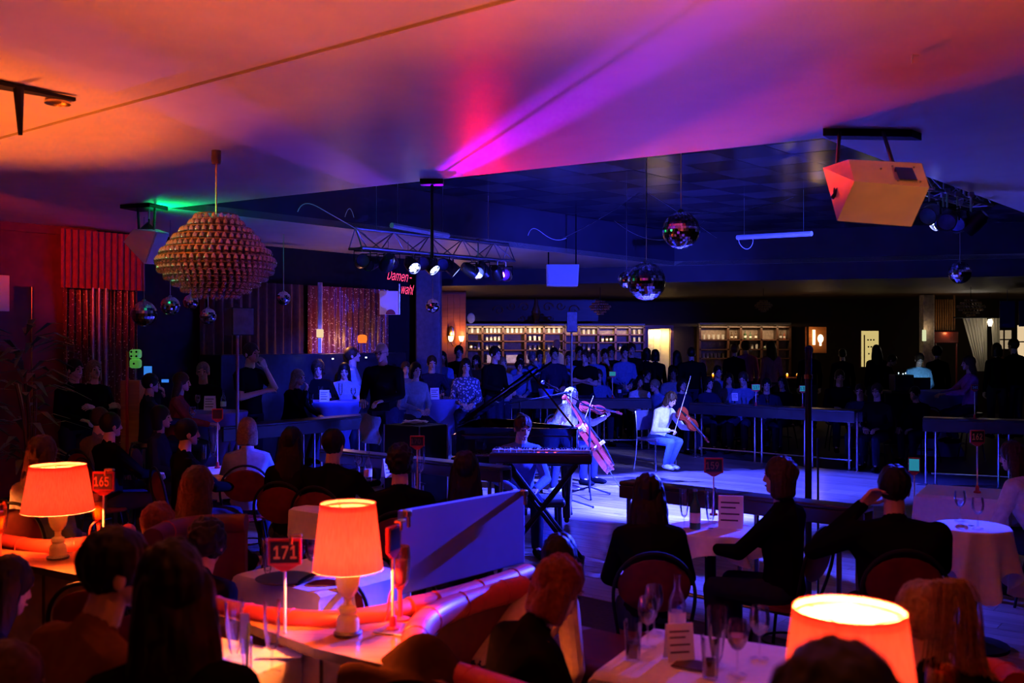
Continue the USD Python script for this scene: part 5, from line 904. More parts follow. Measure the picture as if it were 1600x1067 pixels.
ARM = dict(down=((.05, .02, -.28), (.06, -.05, -.53)), lap=((.06, -.03, -.27), (-.07, -.27, -.33)), cross=((.06, -.09, -.26), (-.24, -.21, -.19)), table=((.08, -.2, -.21), (-.04, -.42, -.24)), chin=((.0, -.24, -.16), (-.125, -.20, .085)), up=((.06, -.17, -.21), (-.05, -.37, -.05)), ear=((.2, -.1, -.12), (-.06, -.03, .16)), keys=((.09, -.13, -.25), (-.05, -.40, -.26)))
def hand(w, d, palm, side, curl=.5, n=6):
    """palm, four unequal bent fingers and a thumb off the side of the palm. d: along the hand, palm: out of the palm, side: towards the thumb"""
    d, palm = d / np.linalg.norm(d), palm - d * (palm @ d) / (d @ d); palm /= np.linalg.norm(palm); side = np.cross(d, palm) * (1 if np.cross(d, palm) @ side > 0 else -1); k = w + d * .085
    o = [hull(el(w + side * .018, .017, n), el(w - side * .018, .016, n), el(k + side * .032, .013, n), el(k - side * .034, .012, n))]
    for i, L in enumerate((.072, .08, .074, .058)):
        b = k + side * (.032 - .0215 * i); a1, a2 = curl * (.9 + .1 * i), curl * 2.0; p1 = b + (d * math.cos(a1) + palm * math.sin(a1)) * L * .5; p2 = p1 + (d * math.cos(a2) + palm * math.sin(a2)) * L * .5
        o += [bone(b, p1, .0095, .0088, n), bone(p1, p2, .0088, .0075, n)]
    t0 = w + d * .03 + side * .022; t1 = t0 + side * .032 + d * .025 + palm * .012; t2 = t1 + d * .03 + side * .004 + palm * .012; return o + [bone(t0, t1, .014, .0105, n), bone(t1, t2, .0105, .009, n)]
def smooth_m(m, L, it=6):
    v, f = tri(m.refine_to_length(L)); t = trimesh.Trimesh(v, f, process=True); trimesh.smoothing.filter_taubin(t, .5, .52, it); return np.array(t.vertices), np.array(t.faces)
PEOPLE = []
def person(desc, x, ytop, Y, yaw, pose='stand', arm='down', hair='short', hc='dk', top='bk', legs='nv', sex='m', lean=0., hy=0., hp=0., sleeve='long', lod=0, skin=None, glasses=False, roll=0., chair='CH', build=1., ztop=None, seat=None):
    """x, ytop: where the top of the head shows; Y: its distance; yaw: 0 faces the camera, 90 the right"""
    arms = arm if isinstance(arm, (tuple, list)) else (arm, arm)
    zt = ztop or H - (ytop - 533.5) / F * Y
    sw, hw = (.175, .095) if sex == 'm' else (.152, .1); hz = dict(stand=.94, sit=.53, stool=.86)[pose]
    def joints(lean):
        P0 = np.array([0, 0, hz]); R = rx_(lean); T = lambda p: P0 + R @ np.array(p, float); RH = rz_(math.radians(hy)) @ rx_(lean * .35 + math.radians(hp)) @ ry_(math.radians(roll)); nk = T((0, -.005, .595)); hc_ = nk + RH @ np.array([0, -.022, .105]); return T, RH, nk, hc_
    for lean_ in np.arange(lean, .95, .05):
        T, RH, nk, hd = joints(lean_); zl_ = hd[2] + .125
        if pose == 'stand' or zt / zl_ > .9: break
    s = float(np.clip(zt / zl_, .86, 1.16)); n = 12 if lod else 8
    HP = lambda p: hd + RH @ np.array(p, float)
    def HE(c, r, k=n):
        m = S[k].scale([float(a) for a in r]); q = np.eye(4)[:3]; q[:, :3] = RH; q[:, 3] = HP(c); return m.transform(q)
    def TE(c, r): q = np.eye(4)[:3]; q[:, :3] = rx_(lean_); q[:, 3] = T(c); return S[n].scale([float(a) for a in r]).transform(q)
    b = build; sh = {k: T((k * sw * b, .01, .455)) for k in (1, -1)}
    body, topo, trou, shoe = [], [], [], []
    def torso(e): return [hull(TE((0, 0, 0), ((.15 if sex == 'm' else .158) * b + e, .112 * b + e, .1 + e)), TE((0, 0, .15), ((.138 if sex == 'm' else .118) * b + e, .1 * b + e, .08 + e))), hull(TE((0, 0, .15), ((.138 if sex == 'm' else .118) * b + e, .1 * b + e, .08 + e)), TE((0, -.012, .33), (.152 * b + e, .112 * b + e, .11 + e))), hull(TE((0, -.012, .33), (.15 * b + e, .11 * b + e, .11 + e)), TE((sw * b, .01, .45), (.052 + e,) * 3), TE((-sw * b, .01, .45), (.052 + e,) * 3), TE((0, .005, .50), (.065 + e, .06 + e, .045 + e)))]
    body += torso(0); topo += torso(.016) + ([bone(T((0, .012, .47)), T((0, .006, .535)), .078, .067, n)] if sleeve != 'short' else []); body += [bone(T((0, .008, .46)), nk, .066, .056, n), bone(nk, HP((0, .012, -.05)), .056, .054, n)]
    hull_head = hull(HE((0, .012, .025), (.077, .094, .1), 16 if lod else 12), HE((0, -.03, -.045), (.056, .05, .05)), HE((0, -.066, -.088), (.024, .02, .02), 8)); body += [hull_head, hull(HE((0, -.086, .012), (.009,) * 3, 6), HE((0, -.103, -.028), (.012, .011, .01), 6), HE((0, -.085, -.036), (.017, .01, .008), 6)), HE((.076, .012, -.012), (.011, .02, .032), 8), HE((-.076, .012, -.012), (.011, .02, .032), 8), hull(HE((-.035, -.078, .022), (.016, .008, .007), 6), HE((.035, -.078, .022), (.016, .008, .007), 6)), hull(HE((-.016, -.087, -.06), (.008, .008, .006), 6), HE((.016, -.087, -.06), (.008, .008, .006), 6))]
    wr = {}
    for k, a in ((1, arms[0]), (-1, arms[1])):
        if isinstance(a, str): e, w = (np.array(q, float) * [k, 1, 1] for q in ARM[a])
        else: e, w = (np.array(q, float) for q in a[:2])
        e, w = sh[k] + rx_(lean_) @ e, sh[k] + rx_(lean_) @ w; d = w - e; d /= np.linalg.norm(d); wr[k] = (w + d * .07, d)
        body += [bone(sh[k], e, .05 * b, .04, n), bone(e, w, .041, .027, n)]; topo.append(bone(sh[k], e, .064 * b, .052, n) if sleeve != 'short' else bone(sh[k], sh[k] + (e - sh[k]) * .62, .066 * b, .062, n))
        if sleeve == 'long': topo.append(bone(e, e + (w - e) * .96, .052, .037, n))
        palm = (np.array([-k, 0, 0]) if a in ('down',) else np.array([0, 0, -1.]) if a in ('table', 'lap', 'keys') else (np.array([0, .6, -.6]) if not a == 'chin' else np.array([0, 1., .2]))) if isinstance(a, str) else np.array(a[2] if len(a) > 2 else (0, 0, -1.), float)
        body += hand(w, d, palm, np.array([-k * 1., -.3, .2]), (.25 if a == 'keys' else .55) if isinstance(a, str) else (a[3] if len(a) > 3 else .9))
    for k in (1, -1):
        hp_ = T((k * hw, 0, -.02)); 
        if pose == 'stand': kn, an, toe = np.array([k * .1, -.02, .5]), np.array([k * .1, .02, .08]), np.array([k * .12, -.15, .035])
        elif pose == 'sit': kn, an, toe = np.array([k * .12, -.42, .5]), np.array([k * .12, -.40, .08]), np.array([k * .14, -.56, .035])
        else: kn, an, toe = np.array([k * .14, -.38, .74]), np.array([k * .12, -.26, .36]), np.array([k * .13, -.40, .30])
        if seat: kn, an, toe = (np.array(q, float) * [k, 1, 1] for q in seat)
        heel = an + [0, .03, -.045]; L_ = [bone(hp_, kn, .083 * b, .056, n), bone(kn, an, .055, .036, n)]; body += L_ + [hull(el(heel, .03, 6), el(toe, .026, 6), el(an, .034, 6))]; trou += [bone(hp_, kn, .098 * b, .07, n), bone(kn, kn + (an - kn) * .93, .07, .055, n)]
        shoe.append(hull(el(heel + [0, .004, 0], .04, 8), el(toe + [0, -.02, 0], [.04, .04, .03], 8), el(an + [0, 0, -.02], .042, 8)).trim_by_plane([0, 0, 1.], float(min(toe[2], heel[2]) - .034)))
    trou.append(TE((0, 0, -.01), ((.156 if sex == 'm' else .164) * b + .008, .118 * b + .008, .1)))
    c, sn_ = math.cos(math.radians(yaw)), math.sin(math.radians(yaw)); hx, hyy = (hd[0] * c - hd[1] * sn_) * s, (hd[0] * sn_ + hd[1] * c) * s
    X = (x - 800) / F * Y - hx; t = thing('person', desc, 'person', (X, Y - hyy, 0), yaw); Z = lambda m: (m[0] * s, m[1])
    fin = (lambda m, L=.022: Z(smooth_m(m, L))) if lod > 1 else ((lambda m, L=.03: Z(smooth_m(m, L, 3))) if lod else (lambda m, L=0: Z(tri(m))))
    sk = SKIN2 if skin == 'dark' else SKIN
    bd = uni(body)
    obj('body', Z(smooth_m(bd, .012, 2)) if lod else Z(tri(bd)), sk, t, smooth=60)
    obj('jacket' if b > 1 else 'top', fin(uni(topo)), top if not isinstance(top, str) else topm(top), t, smooth=60)
    if seat != 'none': obj('trousers', fin(uni(trou)), topm(legs), t, smooth=60)
    for m in shoe: obj('shoe', Z(tri(m)), topm('wh' if legs == 'wideblue' else 'bk') if lod != 3 else topm('wh'), t, smooth=50)
    if abs(((yaw + hy + 180) % 360) - 180) < 125:
        for k in (1, -1): obj('eye', Z(tri(HE((k * .033, -.083, .004), (.013, .007, .007), 8))), pm('eye_dark', (.03, .02, .02), .2), t, smooth=60)
        obj('eyebrows', Z(tri(uni([hull(HE((k * .018, -.088, .03), (.004,) * 3, 6), HE((k * .048, -.08, .032), (.004,) * 3, 6)) for k in (1, -1)]))), hairm(hc if hc != 'wh' else 'br'), t); obj('mouth', Z(tri(hull(HE((-.022, -.086, -.058), (.004, .004, .003), 6), HE((.022, -.086, -.058), (.004, .004, .003), 6), HE((0, -.094, -.058), (.006, .004, .005), 6)))), pm('lips', (.38, .13, .12), .45), t)
        if glasses: obj('spectacles', Z(join([tube([HP((k * .034 + .024 * math.cos(a), -.104, .006 + .02 * math.sin(a))) for a in np.linspace(0, 2 * PI, 15)[:-1]], .0028, 5, True) for k in (1, -1)] + [rod(HP((-.012, -.105, .008)), HP((.012, -.105, .008)), .0025, n=5)] + [rod(HP((k * .057, -.1, .01)), HP((k * .08, .0, .008)), .0022, n=5) for k in (1, -1)])), M['black'], t)
    if hair not in ('bald',):
        big = 1.12 if hair in ('curly', 'afro') else 1.
        cap = HE((0, .014, .032), (.087 * big, .106 * big, .107 * big), 16)
        face = HE((0, -.1, -.045), (.076, .075, .105), 12); cut = hull(*[HE((i, j, k), (.001,) * 3, 6) for i in (-.2, .2) for j in (-.3, .3) for k in (-.3, -.062)]); cap = cap - face - cut
        L_ = [cap]
        if hair == 'bob': L_.append(hull(HE((.06, .03, .0), (.035, .06, .05)), HE((.072, .02, -.11), (.022, .045, .02)), HE((-.072, .02, -.11), (.022, .045, .02)), HE((-.06, .03, 0), (.035, .06, .05)), HE((0, .07, -.1), (.05, .03, .03))) - HE((0, -.085, -.05), (.062, .09, .12), 12) - HE((0, -.03, -.12), (.058, .07, .07), 12))
        if hair in ('long', 'longer'):
            e = -.27 if hair == 'long' else -.36; q = [HE((k * .06, .03, .02), (.032, .055, .05)) for k in (1, -1)]; m_ = [HE((k * .082, .045, -.10), (.028, .05, .04)) for k in (1, -1)] + [HE((0, .085, -.1), (.06, .03, .04))]; z_ = [el(HP((k * .085, .055, e * .75)) + [0, .012, 0], (.034, .036, .03), n) for k in (1, -1)] + [el(HP((0, .10, e)), (.07, .026, .03), n)]
            L_ += [hull(*q, *m_) - HE((0, -.085, -.06), (.06, .1, .16), 12), hull(*m_[2:], *z_), hull(m_[0], z_[0]), hull(m_[1], z_[1])]
        if hair == 'pony': pts = [HP((0, .1, .06)), HP((0, .15, .03)), HP((0, .155, -.08)), HP((0, .14, -.2))]; L_ += [bone(pts[i], pts[i + 1], (.028, .034, .03)[i], (.034, .03, .012)[i], n) for i in range(3)]
        if hair == 'bun': L_.append(HE((0, .085, .095), (.045, .045, .04)))
        m = uni(L_); mv = (smooth_m(m, .008 if lod > 1 else .011, 2) if lod else tri(m.refine_to_length(.03) if hair in ('curly', 'afro') else m)); 
        if lod or hair in ('curly', 'afro'):
            cu = hair in ('curly', 'afro'); A = .013 if cu else .007; nz = (meshkit.noise(mv[0] * ([45, 45, 45] if cu else [75, 75, 8]), 3) - .5) + .8 * (meshkit.noise(mv[0] * [24, 24, 10 if not cu else 24], 9) - .5); cdir = mv[0] - hd; cdir /= np.linalg.norm(cdir, axis=1, keepdims=True) + 1e-9; mv = (mv[0] + cdir * nz[:, None] * A * 2, mv[1])
        obj('hair', Z(mv), hairm(hc), t, smooth=60)
    PEOPLE.append((desc, round(s, 2), round(float(lean_), 2), round(zt, 2)))
    p0 = np.array([X, Y - hyy, 0])
    if pose != 'stand' and chair:
        w_ = ('chair under the ' if chair != 'BS' else 'bar stool under the ') + desc; w_ = ' '.join(w_.split()[:16]); {'CH': CH, 'ST': ST, 'BS': BS}[chair].place(w_, p0 + np.array([-.02 * sn_, .02 * c, 0]) * 1, yaw, None, s if chair == 'CH' else None)
    fr = lambda p: p0 + rz_(math.radians(yaw)) @ (np.array(p, float) * s)
    return dict(t=t, hd=fr(hd), wr={k: (fr(w), rz_(math.radians(yaw)) @ d) for k, (w, d) in wr.items()}, s=s, frame=fr)

# ---- the four players
VIOLA_ARM = (((.16, -.2, -.2), (.10, -.42, -.12), (-.3, .2, 1.), 1.0), ((-.12, -.14, -.25), (-.02, -.36, -.16), (0, 0, -1.), 1.1))
pi_ = person('pianist in a dark blue cardigan sitting behind the stage keyboard, looking down', 817, 649, 9.0, 6, 'sit', 'keys', 'bun', 'br', 'den', 'nv', 'f', .2, hy=14, hp=10, lod=2, chair=None)
vi = person('viola player in a white jumper on a steel chair, bowing, head bent', 1048, 612, 14.6, 38, 'sit', VIOLA_ARM, 'bob', 'br', 'wh', 'bu', 'f', .12, hy=12, hp=22, lod=3, sleeve='long', chair='ST', seat=((.09, -.40, .48), (.05, -.24, .12), (.06, -.38, .06)))
ce_ = person('cello player in a denim jacket with long fair hair, seen from the side', 881, 632, 12.5, 62, 'sit', (((.14, -.2, -.12), (.03, -.30, .16), (-1., 0, 0), 1.), ((-.1, -.18, -.24), (-.02, -.46, -.27), (0, 0, -1.), 1.)), 'long', 'wh', 'den', 'nv', 'f', .22, hp=12, lod=3, chair='CH', seat=((.2, -.4, .5), (.2, -.34, .1), (.22, -.5, .05)))
vn = person('violin player in a white blouse with wavy blond hair, behind the cello player', 893, 606, 13.5, 48, 'sit', (((.2, -.2, -.14), (.16, -.44, -.02), (-.4, 0, 1.), 1.), ((-.2, -.12, -.22), (-.02, -.34, -.16), (0, 0, -1.), 1.)), 'longer', 'wh', 'wh', 'nv', 'f', .08, hy=18, hp=8, lod=2, chair='CH')
# ---- their instruments
VARN = pm('violin_varnish', (.33, .035, .015), .2, vary=.2, scale=8., coat_weight=.5); EB = _pm['ebony']
def fiddle_parts(t, L, th, B):
    """body, fingerboard, bridge, strings, scroll along local y (length L), front along +z; B places a mesh"""
    w = L; half = arc([(0, 0), (.16, .01), (.255, .10), (.275, .2), (.24, .32), (.155, .40), (.145, .48), (.165, .60), (.215, .68), (.222, .78), (.18, .90), (.1, .98), (0, 1.)], 4) * w
    poly = sg.Polygon([(a, b) for a, b in half] + [(-a, b) for a, b in half[::-1]][1:-1]).buffer(0)
    obj('belly', B(join(extrude(poly, th * .2, th * .8), extrude(poly.buffer(-.06 * w), th * .25, th))), VARN, t); obj('ribs', B(extrude(poly.buffer(-.015 * w), th * .7, th * .12)), VARN, t); obj('back', B(extrude(poly, th * .15, 0)), VARN, t)
    k = L / .36
    obj('fingerboard', B(hexa([(-.021 * k, L * .62, th * 1.35), (.021 * k, L * .62, th * 1.35), (.012 * k, L * 1.38, th * 1.05), (-.012 * k, L * 1.38, th * 1.05), (-.021 * k, L * .62, th * 1.5), (.021 * k, L * .62, th * 1.5), (.012 * k, L * 1.38, th * 1.2), (-.012 * k, L * 1.38, th * 1.2)])), EB, t); obj('neck', B(rod((0, L * .96, th * .8), (0, L * 1.4, th * .95), .013 * k, .01 * k, 8)), VARN, t)
    obj('bridge', B(box((0, L * .47, th * 1.5), (.04 * k, .005 * k, th * .7))), M['beige'], t); obj('tailpiece', B(hexa([(-.008 * k, L * .02, th * 1.25), (.008 * k, L * .02, th * 1.25), (.018 * k, L * .34, th * 1.5), (-.018 * k, L * .34, th * 1.5), (-.008 * k, L * .02, th * 1.35), (.008 * k, L * .02, th * 1.35), (.018 * k, L * .34, th * 1.62), (-.018 * k, L * .34, th * 1.62)])), EB, t)
    obj('strings', B(join([rod(((i - 1.5) * .009 * k, L * .34, th * 1.6), ((i - 1.5) * .005 * k, L * 1.4, th * 1.24), .0006 * k + .0004, n=4) for i in range(4)])), M['steel'], t); obj('scroll', B(join(rod((0, L * 1.38, th), (0, L * 1.56, th * .85), .011 * k, .009 * k, 8), ball((0, L * 1.6, th * .7), (.013 * k, .02 * k, .02 * k), 10), *[rod((-.03 * k, L * (1.42 + .035 * i), th * .95), (.03 * k, L * (1.42 + .035 * i), th * .95), .0035 * k, n=5) for i in range(4)])), VARN, t)
def fiddle(name, label, cat, base, tip, front, L, th, endpin=False):
    y = np.array(tip) - np.array(base); y /= np.linalg.norm(y); z = np.array(front, float); z -= y * (z @ y); z /= np.linalg.norm(z); x = np.cross(y, z); t = thing(name, label, cat, base); B = lambda m: basis(m, x, y, z, (0, 0, 0)); fiddle_parts(t, L, th, B)
    if endpin: obj('endpin', rod(y * .01 + z * th * .5, -y * endpin + z * th * .5, .005), M['steel'], t)
def bow(label, a, b):
    t = thing('bow', label, 'bow', a); d = np.array(b) - np.array(a); L = np.linalg.norm(d); u, w, dd = frame_of(d); obj('stick', tube([d * q + u * (.012 * (1 - 4 * (q - .5) ** 2)) for q in np.linspace(0, 1, 9)], .0042, 6), pm('bow_wood', (.55, .28, .14), .3), t); obj('bow_hair', rod(u * -.016, d - u * .016, .0035, n=5), M['white'], t); obj('frog', join(rbox(d * .03 - u * .008, (.016, .016, .03), .004), ball(d, .008, 8)), M['white'], t)
cb = px(945, 737, 12.35); ct = px(893, 655, 12.85); fiddle('cello', 'reddish brown cello leaning against the player in denim', 'cello', cb, ct, (.95, -.28, .30), .75, .11, .33)
w = vn['wr'][1][0]; fiddle('violin', 'violin held under the chin of the blond player in white', 'violin', vn['hd'] + np.array([.1, -.10, -.13]), w + [.06, -.03, .03], (-.2, -.55, .8), .355, .035)
w = vi['wr'][1][0]; fiddle('viola', 'viola held low by the player in the white jumper', 'viola', vi['hd'] + np.array([.08, -.12, -.15]), w + [.04, -.02, -.02], (.1, -.75, .6), .40, .04)
bow('bow in the right hand of the viola player, pointing up', vi['wr'][-1][0] + [.0, -.03, -.04], px(1079, 588, 14.3)); bow('bow of the violin player, crossing in front of the white sleeve', px(903, 683, 13.2), px(927, 619, 13.2)); bow('bow of the cello player, slanting down from her hair to her hand', ce_['wr'][-1][0] + [0, -.03, 0], px(893, 618, 12.2))
# ---- guests, left side of the room
G = person
G('dark haired man in black standing at the left wall, hands clasped', 118, 561, 11.3, 62, 'stand', 'lap', 'short', 'dk', 'bk')
G('blond woman in black standing beside him at the left wall', 147, 563, 11.5, 48, 'stand', 'cross', 'bob', 'bl', 'bk', sex='f', hp=-6)
G('guest with headphones in dark clothes at the left high table', 236, 584, 11.3, 120, 'stool', ('chin', 'table'), 'short', 'dk', 'nv', chair='BS')
G('woman with long hair and dark red jacket at the left high table', 284, 582, 11.5, 100, 'stool', 'table', 'long', 'br', 'rj', sex='f', chair='BS', lean=.1)
G('grey haired man with a pale collar behind the menu card', 317, 566, 12.6, 8, 'stool', 'table', 'short', 'gr', 'bk', chair='BS')
G('man in a dark T-shirt standing, hand to his mouth, by the left pole', 393, 536, 12.5, 62, 'stand', ('chin', 'cross'), 'short', 'br', 'bk', sleeve='short')
G('short haired man in a grey shirt seated at the left, facing away', 157, 637, 9.6, 150, 'sit', 'lap', 'short', 'br', 'gy')
G('dark haired man in black seated in front of the man in grey', 174, 645, 8.9, 140, 'sit', 'table', 'short', 'dk', 'bk')
G('woman with a bob and fringe seated at left centre, face lit', 252, 634, 9.8, 95, 'sit', 'lap', 'bob', 'dk', 'nv', sex='f')
G('man in black seated at left centre with his face turned right', 293, 655, 8.2, 125, 'sit', 'table', 'short', 'dk', 'bk')
G('woman in a pale blue blouse, sunglasses pushed up in light hair', 387, 653, 8.5, 190, 'sit', 'table', 'bob', 'bl', 'lt', sex='f')
G('person with full dark hair and grey shirt hidden behind the left lamp', 68, 681, 6.4, 165, 'sit', 'lap', 'long', 'br', 'gy', sex='f', lod=1)
G('person with long brown hair in black seated before the left tables', 311, 729, 5.3, 160, 'sit', 'table', 'long', 'br', 'bk', sex='f', lod=1)
G('person with a cropped reddish lit head left of the dark booth back', 247, 787, 4.9, 170, 'sit', 'lap', 'short', 'rd', 'bk', lod=1, lean=.2)
G('guest with black hair and a glittering jacket before the dark booth back', 323, 814, 4.55, 175, 'sit', 'lap', 'afro', 'dk', 'bk', sex='f', lod=1, lean=.2)
G('person in a grey shirt whose head hides behind the middle lamp', 553, 826, 5.35, 178, 'sit', 'table', 'short', 'dk', 'gy', lod=1, lean=.35, build=1.08)
G('dark backed woman with long straight hair, left of the bottle', 457, 668, 7.5, 170, 'sit', 'lap', 'long', 'dk', 'bk', sex='f', lod=1)
G('broad man in black leaning his arm towards the bottle', 522, 671, 7.2, 160, 'sit', 'table', 'short', 'dk', 'bk', lod=1, build=1.12)
G('person with short curly hair in black, back to the camera', 625, 697, 6.3, 185, 'sit', 'table', 'curly', 'dk', 'bk', lod=1)
G('woman with smooth long hair in black before the grand piano', 727, 706, 5.95, 182, 'sit', 'lap', 'long', 'dk', 'bk', sex='f', lod=1)
# ---- the couple and the guests nearest the camera
G('man in an orange brown sweater, arm raised, leaning to the woman beside him', 182, 826, 2.95, 140, 'sit', ('up', 'chin'), 'short', 'dk', 'ol', lod=2, lean=.3, build=1.12, hy=-12)
G('woman with long dark hair in the couple at the bottom left', 266, 846, 2.6, 192, 'sit', 'table', 'long', 'dk', 'bk', sex='f', lod=2, lean=.15, hy=20)
G('dark haired guest in black cut by the left frame edge', 12, 872, 3.7, 150, 'sit', 'lap', 'long', 'dk', 'bk', sex='f', lod=1, lean=.3)
G('brown haired guest at the very bottom left corner', 12, 1008, 2.5, 160, 'sit', 'lap', 'short', 'br', 'tan', lod=1, lean=.5)
G('dark haired man in a tan shirt bending down behind the red haired woman', 874, 837, 4.6, 140, 'sit', 'table', 'short', 'dk', 'tan', lod=2, lean=.35, chair=None)
G('red haired woman in a black coat looking down, in the curved booth', 872, 871, 3.5, 120, 'sit', 'table', 'bob', 'rd', 'bk', sex='f', lod=2, lean=.22, hp=18, chair=None)
G('woman with long dark hair sitting back to the camera under the 159 sign', 1013, 740, 5.35, 176, 'sit', 'table', 'long', 'dk', 'bk', sex='f', lod=2)
G('woman with brown hair in black, profile left, right of the menu card', 1218, 714, 5.7, -130, 'sit', 'table', 'bob', 'br', 'bk', sex='f', lod=2)
G('broad man in a black jacket holding his hand to his ear', 1396, 728, 5.1, 172, 'sit', ('ear', 'table'), 'short', 'dk', 'bk', lod=2, build=1.25)
G('woman in a fluffy white sweater at the right frame edge', 1582, 690, 7.3, -145, 'sit', 'table', 'long', 'br', 'wh', sex='f', lod=2, build=1.25)
po = G('woman with a high blond ponytail behind the big lamp', 1442, 912, 3.05, 188, 'sit', 'table', 'bun', 'bl', 'bk', sex='f', lod=2, lean=.2)
G('dark head in silhouette in front of the big lamp', 1304, 1008, 1.42, 180, 'sit', 'lap', 'short', 'dk', 'bk', lod=2, lean=.3, chair=None)
